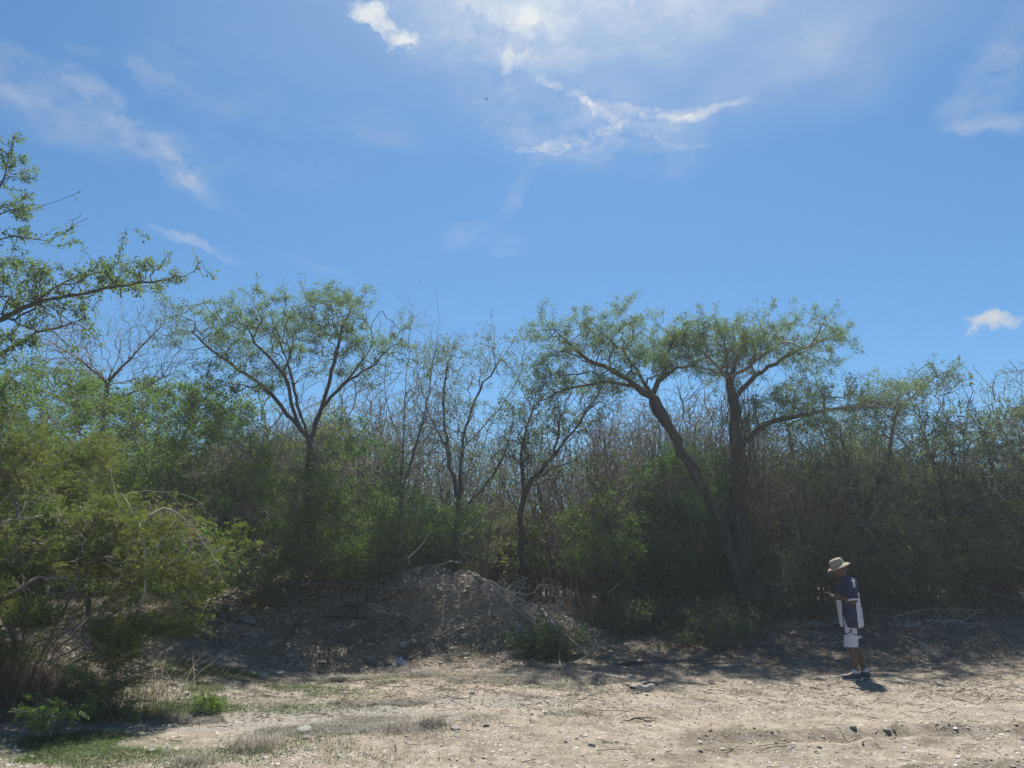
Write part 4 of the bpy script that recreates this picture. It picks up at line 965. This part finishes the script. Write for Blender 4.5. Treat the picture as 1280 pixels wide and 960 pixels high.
# small bundles of dead twigs strewn over the slope, the mound and the right bank
pl = Plant(330, .07, .012); r0 = pl.rs
for k in range(6):
    a = r0.rand()*6.28; pl.limb([[0,0,.02],[math.cos(a)*.2,math.sin(a)*.2,.07+.05*r0.rand()],[math.cos(a+.3)*.42,math.sin(a+.3)*.42,.03+.12*r0.rand()]])
pl.grow(ell(r0, 90, (0,0,.09), (.42,.38,.08), .3), .1, tan=.2); pl.radii(.011,.0035)
tb = [finish(pl, 'dead_twigs', 'small bundle of dead twigs on the rubble slope at the scrub edge', 'twigs', (0,0,0), .011, .0035, m_, None, None, 'dead twig bundles along the scrub edge') for m_ in (M['dead'], M['twig'])]
rs = np.random.RandomState(61)
for k in range(84):
    px, py = (rs.uniform(235,760), rs.uniform(722,828)) if k < 60 else (rs.uniform(790,1270), rs.uniform(775,838))
    p = ground_at(px,py); r_ = tb[k] if k < 2 else copy_tree(tb[k % 2])
    r_.location = (p[0],p[1],hz(p[0],p[1])-.01); r_.rotation_euler = (rs.randn()*.2,rs.randn()*.2-.1,rs.rand()*6.28); s_ = .5+.9*rs.rand(); r_.scale = (s_,s_,s_)
# vines hanging on the thick trunk (part of that tree)
rs = np.random.RandomState(44); VV = []; FF = []; off = 0; bb = np.array(root_big.location)
for k in range(95):
    px = rs.normal(925,13); y0 = rs.uniform(470,600); y1 = min(y0+rs.uniform(90,260), 800)
    Yd = 17.2+rs.normal(0,.28); pts = []
    for u in np.linspace(0,1,5): pts.append(A(px+rs.normal(0,6)+ (u*10-3), y0+(y1-y0)*u, Yd))
    pl = Plant(1000+k,.13,.035,400); pl.limb(pts); pl.r = np.full(pl.cap, rs.uniform(.004,.011)); w = pl.wood(np.ones(pl.n,bool)); 
    VV.append(w[0]); FF.append(w[1]+off); off += len(w[0])
vo = obj('vines', npmesh('vines', np.concatenate(VV)-bb, [np.concatenate(FF)], M['vine']), root_big); vo['kind'] = 'stuff'

# ---- small fern-like saplings and dry tufts, lower left
def sapling(seed, base, H, n, mat, label, L=.28, R=.008):
    rs_ = np.random.RandomState(seed); b = np.asarray(base); root = empty('sapling', b, label, 'plant')
    pl = Plant(seed,.05,.006); pl.limb([b, b+(rs_.randn()*.05,rs_.randn()*.05,H*.6), b+(rs_.randn()*.1,rs_.randn()*.1,H)]); fr = []
    for k in range(n):
        a = rs_.rand()*6.28; s0 = pl.pos[rs_.randint(1,pl.n if k == 0 else n0)] if k else pl.pos[2]
        if k == 0: n0 = pl.n
        ln = L*(.6+.7*rs_.rand()); e = s0+np.array([math.cos(a)*ln, math.sin(a)*ln, ln*(.35+.2*rs_.randn())])
        fr.append((pl.n, None)); pl.limb([s0, (s0+e)/2+(0,0,.03), e])
    pl.r = np.maximum(.0022, R*(1-pl.L[:pl.n]/(pl.L[:pl.n].max()*1.1))); pl.cnt = np.ones(pl.n)
    w = pl.wood(np.ones(pl.n,bool)); obj('stem', npmesh('stem', w[0]-b, [w[1]], M['bark_light']), root)
    i = np.arange(n0, pl.n); P_ = np.repeat(pl.pos[i],5,axis=0)+rs_.randn(len(i)*5,3)*.012; D_ = np.repeat(pl.dir[i],5,axis=0)
    V,F = feather(rs_, P_, D_, .075, 5, .32, .7); obj('leaves', npmesh('leaves', V-b, [F], mat, smooth=False), root); return root
sapling(417, G(125,905,-.02), .45, 26, M['bush'], 'feathery green sapling in the grass below the near bush', .38)
sapling(402, G(60,925,-.02), .22, 16, M['bush'], 'low feathery seedling in the green grass at the lower left corner', .25)
sapling(403, G(265,893,-.02), .12, 22, M['bush'], 'small green weed clump on the grass patch right of the sapling', .13)
def tuft(px, py, n, H, mat, label, seed, rad=.14, lean=1.0):
    rs_ = np.random.RandomState(seed); c = ground_at(px,py); P_ = np.tile(c,(n,1)); P_[:,:2] += rs_.randn(n,2)*rad*.5; P_[:,2] = height(P_[:,0],P_[:,1])-.005
    V,F = blades(rs_, P_, H, lean, .005); o = obj('grass_tuft', npmesh('grass_tuft', V-c, [F], mat, smooth=False), loc=c); return tag(o, label, 'grass tuft')
tuft(312,937,420,.12,M['grey_straw'],'wide grey dead grass tuft low in the foreground left of centre',1,.26)
tuft(540,908,420,.14,M['grey_straw'],'grey dead grass tuft beside the pale stone at lower centre',2,.2)
tuft(495,915,260,.09,M['grey_straw'],'smaller dead tuft left of the tuft at lower centre',3,.2)
tuft(430,880,200,.08,M['grey_straw'],'small dead tuft on the gravel below the dark shade patches',4,.2)
tuft(240,955,300,.10,M['grey_straw'],'dead grass tuft at the bottom edge left of the wide grey one',5,.22)
tuft(425,838,120,.1,M['straw'],'straw tuft on the slope between flat white stone and plastic scrap',6,.15)

# ---- scraps on the ground
def sheet(name, pts_fn, nu, nv, mat, thick=.004):
    bm = bmesh.new(); vv = [[bm.verts.new(pts_fn(i/(nu-1), j/(nv-1))) for j in range(nv)] for i in range(nu)]
    for i in range(nu-1):
        for j in range(nv-1): bm.faces.new([vv[i][j],vv[i+1][j],vv[i+1][j+1],vv[i][j+1]])
    bmesh.ops.solidify(bm, geom=bm.faces[:], thickness=thick)
    me = bpy.data.meshes.new(name); bm.to_mesh(me); bm.free(); me.materials.append(mat); return me
M['plastic'] = plain_mat('white_plastic',(.62,.66,.72),.4,.08)
M['plastic_w'] = plain_mat('white_wrapper',(.74,.74,.72),.5,.06)
p = ground_at(502,833)
r_ = empty('plastic_scrap', p, 'crumpled bluish white plastic scrap lying at the foot of the mound', 'litter')
rs = np.random.RandomState(8); ph = rs.rand(6)*6
obj('bag', sheet('bag', lambda u,v: (u*.24-.15, (v-.5)*.16+.03*math.sin(u*9+ph[0]), .03+.11*math.sin(u*3.1)*abs(math.sin(v*3+.3))+.02*math.sin(u*17+v*9)+.015*math.sin(v*23+u*5)), 18, 14, M['plastic']), r_)
obj('wrapper', sheet('wrapper', lambda u,v: (u*.13+.02, (v-.5)*.12-.08, .02+.06*math.sin(u*3.1)*math.sin(v*3.1)+.012*math.sin(u*19+v*13)), 12, 10, M['plastic_w']), r_)
p = ground_at(803,865)
r_ = empty('bark_piece', p, 'curled piece of pale bark lying on the gravel right of centre', 'litter')
M['bark_pale'] = plain_mat('pale_inner_bark',(.55,.52,.46),.8,.2); 
obj('curl', sheet('curl', lambda u,v: (-.10+.26*u, .05*math.cos(v*3.4)-.02+.02*u, .02+.085*math.sin(v*3.4)*(1-.5*abs(u-.5))+.02*math.sin(u*9)), 12, 10, M['bark_pale'], .006), r_)
w_ = stick('bark_stub','x',[[p+np.array([.0,.03,.09]),p+np.array([.1,.03,.12]),p+np.array([.2,.02,.11])]],.022,M['bark'],seed=31); w_.parent = r_; w_.location = Vector(w_.location)-Vector(r_.location)
for k_ in ('label','category'): del w_[k_]
w_ = stick('bark_stub','x',[[p+np.array([-.2,.0,.07]),p+np.array([-.12,-.01,.05]),p+np.array([-.04,-.02,.03])]],.028,M['bark'],seed=32); w_.parent = r_; w_.location = Vector(w_.location)-Vector(r_.location)
for k_ in ('label','category'): del w_[k_]

# ---- a bird far up
bp_ = Vector(at(608,124,170)); bm = bmesh.new()
body = bmesh.ops.create_icosphere(bm, subdivisions=2, radius=.12)['verts']
for v in body: v.co.x *= 2.3; v.co.z *= .8; v.co.y *= .8
bmesh.ops.create_cone(bm, segments=8, radius1=.03, radius2=.09, depth=.16, cap_ends=True, matrix=Matrix.Translation((.33,0,0)) @ Matrix.Rotation(math.radians(90),4,'Y'))
hd = bmesh.ops.create_icosphere(bm, subdivisions=2, radius=.075, matrix=Matrix.Translation((-.30,0,.03)))
bmesh.ops.create_cone(bm, segments=6, radius1=.02, radius2=.003, depth=.08, cap_ends=True, matrix=Matrix.Translation((-.40,0,.02)) @ Matrix.Rotation(math.radians(-90),4,'Y'))
me = bpy.data.meshes.new('body'); bm.to_mesh(me); bm.free(); M['bird'] = plain_mat('dark_feather',(.09,.088,.09)); me.materials.append(M['bird'])
bird = empty('bird', bp_, 'tiny dark bird flying high in the open sky', 'bird'); obj('body', me, bird)
for sg in (-1,1):
    wm = sheet('wing', lambda u,v: ((v-.5)*.26*(1-.75*u)+.09*u*u, sg*u*.62, .05+.16*math.sin(u*2.2)-.03*v), 8, 4, M['bird'], .012); obj('wing', wm, bird)

# ------------------------------------------------------------------ the person
def capsule(bm, a, b, ra, rb, seg=14):
    a, b = Vector(a), Vector(b); d = b-a; L = d.length
    if L < 1e-6: return ball(bm, a, (ra,)*3)
    rot = d.to_track_quat('Z','Y').to_matrix().to_4x4()
    bmesh.ops.create_cone(bm, segments=seg, radius1=ra, radius2=rb, depth=L, cap_ends=True, matrix=Matrix.Translation((a+b)/2) @ rot)
    ball(bm, a, (ra,)*3); ball(bm, b, (rb,)*3)
def ball(bm, c, r, rot=None):
    m = Matrix.Translation(Vector(c)) @ (rot or Matrix()) @ Matrix.Diagonal((*r,1))
    bmesh.ops.create_uvsphere(bm, u_segments=14, v_segments=10, radius=1, matrix=m)
def remeshed(name, bm, voxel, smooth, mats, pick=None, subtract=0):
    me = bpy.data.meshes.new(name); bm.to_mesh(me); bm.free(); o = bpy.data.objects.new(name, me); C.objects.link(o)
    r = o.modifiers.new('r','REMESH'); r.mode = 'VOXEL'; r.voxel_size = voxel; r.use_smooth_shade = True
    if smooth: s_ = o.modifiers.new('s','SMOOTH'); s_.factor = .5; s_.iterations = smooth
    dg = bpy.context.evaluated_depsgraph_get(); m2 = bpy.data.meshes.new_from_object(o.evaluated_get(dg)); bpy.data.objects.remove(o)
    m2.name = name; m2.materials.clear()
    for m_ in mats: m2.materials.append(m_)
    if pick:
        n = len(m2.polygons); c = np.zeros(n*3,np.float32); m2.polygons.foreach_get('center', c); nn = np.zeros(n*3,np.float32); m2.polygons.foreach_get('normal', nn)
        m2.polygons.foreach_set('material_index', pick(c.reshape(-1,3), nn.reshape(-1,3)).astype(np.int32))
    m2.polygons.foreach_set('use_smooth', np.ones(len(m2.polygons),bool)); return m2
M['skin'] = plain_mat('dark_skin',(.095,.052,.034),.5,.08,60)
M['navy'] = plain_mat('navy_cloth',(.020,.026,.068),.8,.15,90,.05)
M['white_cloth'] = plain_mat('white_cloth',(.55,.54,.60),.8,.06,60,.05)
M['khaki'] = plain_mat('khaki_cloth',(.30,.25,.17),.85,.1,80)
M['shoe'] = plain_mat('dark_shoe',(.035,.045,.055),.6,.1); M['sole'] = plain_mat('white_sole',(.6,.6,.58),.6,.1)
M['hair'] = plain_mat('black_hair',(.012,.010,.009),.9,.2,120); M['eye'] = plain_mat('eye_white',(.7,.68,.64),.3,.02); M['phone'] = plain_mat('black_phone',(.02,.02,.022),.7,.05)
# local frame: faces -X (left in the photograph), Y away from the camera, z up, feet at z=0. Near side = -Y.
pp = ground_at(1070,849)
person = empty('person', (pp[0], pp[1], hz(pp[0],pp[1])), 'person in khaki bucket hat and navy and white clothes looking down at a phone', 'person')
person.rotation_euler = (0,0,math.radians(-18))
bm = bmesh.new()
hip = {-1:(.02,-.095,.88), 1:(.02,.095,.88)}; knee = {-1:(-.03,-.105,.48), 1:(.06,.10,.48)}; ank = {-1:(-.01,-.11,.085), 1:(.15,.10,.085)}
for s in (-1,1):
    capsule(bm, hip[s], knee[s], .098, .064)
    kx, ky, kz = knee[s]; capsule(bm, (kx+.012,ky,kz-.04), (kx+.03,ky,.34), .058, .060); capsule(bm, (kx+.03,ky,.34), ank[s], .060, .038)
    capsule(bm, ank[s], (ank[s][0]-.15, ank[s][1]+s*.02, .035), .042, .032)
ball(bm,(.03,0,.92),(.125,.165,.13)); ball(bm,(-.01,0,1.08),(.145,.165,.17)); ball(bm,(.01,0,1.27),(.135,.18,.17)); capsule(bm,(.02,-.15,1.385),(.02,.15,1.385),.062,.062)
ball(bm,(.055,0,1.36),(.09,.15,.10))
capsule(bm,(.0,0,1.42),(-.05,0,1.52),.062,.056)
# head tilted down/forwards
tilt = Matrix.Rotation(math.radians(-34),4,'Y'); hc = Vector((-.085,0,1.60))
def H(x,y,z): return hc + (tilt @ Vector((x,y,z)))
ball(bm,hc,(.098,.076,.112),tilt); ball(bm,H(.02,0,.02),(.09,.074,.09),tilt); capsule(bm,H(-.035,0,-.075),H(-.07,0,-.095),.045,.030)   # skull, jaw, chin
capsule(bm,H(-.09,0,.005),H(-.118,0,-.03),.010,.018)                                                   # nose
ball(bm,H(-.083,0,.022),(.02,.05,.014),tilt)                                                           # brow
ball(bm,H(-.098,0,-.058),(.014,.026,.008),tilt); ball(bm,H(-.095,0,-.073),(.014,.024,.009),tilt)        # lips
for s in (-1,1): ball(bm,H(.01,s*.076,-.012),(.020,.012,.034),tilt)                                    # ears
# arms: near one bent holding the phone in front, far one bent too with the hand by the chest; a hanging hand on the back side
def hand(bm, w, f, up, side, curl=.5, size=1.):
    """palm from wrist w along f; fingers curl towards -up; thumb leaves the side"""
    f = Vector(f).normalized(); up = Vector(up).normalized(); sd = f.cross(up).normalized()*side; w = Vector(w)
    for k in range(4): capsule(bm, w+f*.01+sd*(k-1.5)*.016, w+f*.085+sd*(k-1.5)*.021, .015, .013, 8)
    for k, ln in enumerate((.072,.082,.076,.058)):
        b = w+f*.085+sd*(k-1.5)*.021; d = f
        q = b
        for j, fr in enumerate((.42,.32,.26)):
            ang = curl*(.5+j*.55); dd = (f*math.cos(ang)-up*math.sin(ang)).normalized(); e = q+dd*ln*fr; capsule(bm, q, e, .0105-.001*j, .0095-.001*j, 8); q = e
    b = w+f*.03+sd*(-1.5)*.018; t1 = b+(f*.6-sd*.8-up*.3).normalized()*.04; t2 = t1+(f*.9-sd*.1-up*.5).normalized()*.032
    capsule(bm, b, t1, .014, .012, 8); capsule(bm, t1, t2, .012, .010, 8)
sh = {-1:(.03,-.19,1.38), 1:(.03,.19,1.38)}
# near arm raised forward: elbow low, forearm forward
elb = (.05,-.25,1.12); wr = (-.15,-.18,1.20)
capsule(bm, sh[-1], elb, .056, .043); capsule(bm, elb, wr, .043, .028); hand(bm, wr, (-.95,.15,.12), (0,0,1), 1, .75)
elb2 = (.07,.24,1.10); wr2 = (.115,.20,.87)
capsule(bm, sh[1], elb2, .056, .043); capsule(bm, elb2, wr2, .043, .028); hand(bm, wr2, (-.05,-.05,-1), (-1,0,0), 1, .45)
body = remeshed('body', bm, .0055, 3, [M['skin']]); obj('body', body, person)
# eyes
for s in (-1,1):
    bm = bmesh.new(); ball(bm, H(-.082,s*.032,-.002), (.011,.013,.009), tilt); me = bpy.data.meshes.new('eye'); bm.to_mesh(me); bm.free(); me.materials.append(M['eye'])
    e = obj('eye', me, person); bm = bmesh.new(); ball(bm, H(-.091,s*.033,-.004), (.004,.006,.006), tilt); me = bpy.data.meshes.new('pupil'); bm.to_mesh(me); bm.free(); me.materials.append(M['hair']); obj('pupil', me, e)
bm = bmesh.new(); ball(bm,H(.035,0,.02),(.086,.080,.088),tilt); obj('hair', remeshed('hair', bm, .008, 2, [M['hair']]), person)
# shirt: loose, reaches the upper thigh
bm = bmesh.new()
ball(bm,(.03,0,.98),(.155,.20,.14)); ball(bm,(.0,0,1.10),(.172,.20,.19)); ball(bm,(.015,0,1.27),(.158,.205,.18)); capsule(bm,(.02,-.17,1.385),(.02,.17,1.385),.076,.076); ball(bm,(.06,0,1.37),(.10,.17,.10))
capsule(bm,(.03,-.13,.80),(.01,-.13,1.15),.118,.115); capsule(bm,(.03,.13,.80),(.01,.13,1.15),.118,.115); capsule(bm,(.08,0,.80),(.05,0,1.2),.11,.11); capsule(bm,(-.05,0,.80),(-.06,0,1.15),.11,.115)
capsule(bm,(-.0,0,1.40),(-.02,0,1.445),.082,.075)
for s_, e_ in ((-1,elb),(1,elb2)):
    a = Vector(sh[s_]); b = a.lerp(Vector(e_),.80); capsule(bm, a, b, .076, .082)
shirt_cut = .74
def pick_shirt(c, n):
    m = np.zeros(len(c)); x,y,z = c[:,0],c[:,1],c[:,2]
    body_ = (np.abs(y) < .215)&(z < 1.26)
    m[(z < 1.245)&(x > .085)&(y < .17)&(np.abs(y)<.24)] = 1                      # white rear side panel
    m[(z < 1.14)&(x < -.112)] = 1                     # white front edge
    m[(np.abs(c@np.array([.55,0,.84])-(1.275))<.0)] = 0
    # piping along the shoulder and around the cuff
    m[(x > .065)&(x < .10)&(z > 1.33)&(y < 0)] = 1
    for s_, e_ in ((-1,elb),(1,elb2)):
        a = np.array(sh[s_]); b = a+(np.array(e_)-a)*.80; d = (b-a)/np.linalg.norm(b-a); t = (c-a)@d; L = np.linalg.norm(b-a); near = np.linalg.norm(c-a-np.outer(t,d),axis=1) < .10
        m[near & (t > L+.02) & (t < L+.045)] = 1
    return m
sm = remeshed('shirt', bm, .007, 4, [M['navy'], M['white_cloth']], pick_shirt)
def trim(me, test):
    b_ = bmesh.new(); b_.from_mesh(me); bmesh.ops.delete(b_, geom=[v for v in b_.verts if test(v.co)], context='VERTS'); b_.to_mesh(me); b_.free()
def tshirt(co):
    if co.z < shirt_cut and abs(co.y) < .30: return True
    return False
trim(sm, tshirt); obj('shirt', sm, person)
# shorts
bm = bmesh.new(); ball(bm,(.03,0,.90),(.14,.185,.12))
for s in (-1,1):
    a = Vector(hip[s]); b = Vector(knee[s])-Vector((0,0,.05)); capsule(bm, a, b, .118, .106)
def pick_shorts(c, n):
    x,y,z = c[:,0],c[:,1],c[:,2]; m = np.ones(len(c)); m[(x > .065)] = 0; m[(x < -.10)&(z > .64)] = 0; m[(y > .06)] = 0
    # dark ring marks on the white panel and band at the hem side
    for cx, cz in ((.04,.70),(-.085,.71)):
        r = np.hypot(x-cx, z-cz); m[(r > .048)&(r < .064)&(z < cz+.02)&(y < .02)] = 0
    m[(x > .05)&(x < .14)&(z > .585)&(z < .62)&(y < .05)] = 1
    return m
hm = remeshed('shorts', bm, .006, 3, [M['navy'], M['white_cloth']], pick_shorts); trim(hm, lambda co: co.z < .465); obj('shorts', hm, person)
# hat: dome crown and drooping brim
bm = bmesh.new(); hat_c = H(.012,0,.055); seg = 36; rings = []
prof = [(.001,.105),(.045,.103),(.078,.092),(.094,.07),(.101,.03),(.104,.0),(.112,-.006),(.135,-.018),(.158,-.034),(.172,-.048),(.170,-.052),(.150,-.038),(.110,-.012),(.098,.0)]
htilt = Matrix.Rotation(math.radians(-22),4,'Y')
for r, z in prof:
    ring = []
    for k in range(seg):
        a = k/seg*2*math.pi; rr = r*(1+.03*math.sin(3*a)*(r > .11)); zz = z+(.008*math.sin(2*a+1) if r > .12 else 0)
        ring.append(bm.verts.new(Vector(hat_c)+(htilt @ Vector((rr*math.cos(a)*1.08, rr*math.sin(a)*.92, zz)))))
    rings.append(ring)
for r1, r2 in zip(rings, rings[1:]):
    for k in range(seg): bm.faces.new([r1[k],r1[(k+1)%seg],r2[(k+1)%seg],r2[k]])
bm.faces.new(rings[0][::-1]); bmesh.ops.recalc_face_normals(bm, faces=bm.faces[:])
me = bpy.data.meshes.new('hat'); bm.to_mesh(me); bm.free(); me.materials.append(M['khaki']); me.polygons.foreach_set('use_smooth', np.ones(len(me.polygons),bool)); obj('hat', me, person)
# shoes and socks
for s in (-1,1):
    ax, ay, az = ank[s]
    bm = bmesh.new(); capsule(bm,(ax+.025,ay,.055),(ax-.06,ay+s*.008,.05),.048,.044); capsule(bm,(ax-.06,ay+s*.008,.05),(ax-.165,ay+s*.022,.038),.046,.036); capsule(bm,(ax,ay,.06),(ax,ay,.09),.048,.046)
    so_ = obj('shoe', remeshed('shoe', bm, .007, 3, [M['shoe']]), person)
    bm = bmesh.new(); capsule(bm,(ax+.03,ay,.014),(ax-.06,ay+s*.008,.014),.048,.046); capsule(bm,(ax-.06,ay+s*.008,.014),(ax-.175,ay+s*.022,.014),.048,.040)
    for v in bm.verts: v.co.z = .002+(v.co.z-.0)*.32 if v.co.z > 0 else .002
    obj('sole', remeshed('sole', bm, .006, 1, [M['sole']]), so_)
    bm = bmesh.new(); capsule(bm,(ax,ay,.10),(ax-.002,ay,.125),.045,.046); obj('sock', remeshed('sock', bm, .006, 1, [M['white_cloth']]), person)
# phone held in the near hand: a thing of its own
mw = Matrix.Translation(Vector((pp[0],pp[1],hz(pp[0],pp[1])))) @ Matrix.Rotation(math.radians(-18),4,'Z')
pc = mw @ Vector((-.245,-.155,1.222))
bm = bmesh.new(); bmesh.ops.create_cube(bm, size=1, matrix=Matrix.Diagonal((.14,.07,.009,1))); bmesh.ops.bevel(bm, geom=bm.edges[:], offset=.003, segments=2, affect='EDGES')
me = bpy.data.meshes.new('case'); bm.to_mesh(me); bm.free(); me.materials.append(M['phone'])
ph_ = empty('phone', pc, 'dark phone held in the hand of the standing person', 'phone'); ph_.rotation_euler = (math.radians(8), math.radians(20), math.radians(-25)); obj('case', me, ph_)
bm = bmesh.new(); bmesh.ops.create_cube(bm, size=1, matrix=Matrix.Translation((0,0,.0052)) @ Matrix.Diagonal((.13,.062,.0008,1))); me = bpy.data.meshes.new('screen'); bm.to_mesh(me); bm.free(); me.materials.append(plain_mat('dark_glass',(.01,.012,.016),.45,.02)); obj('screen', me, ph_)
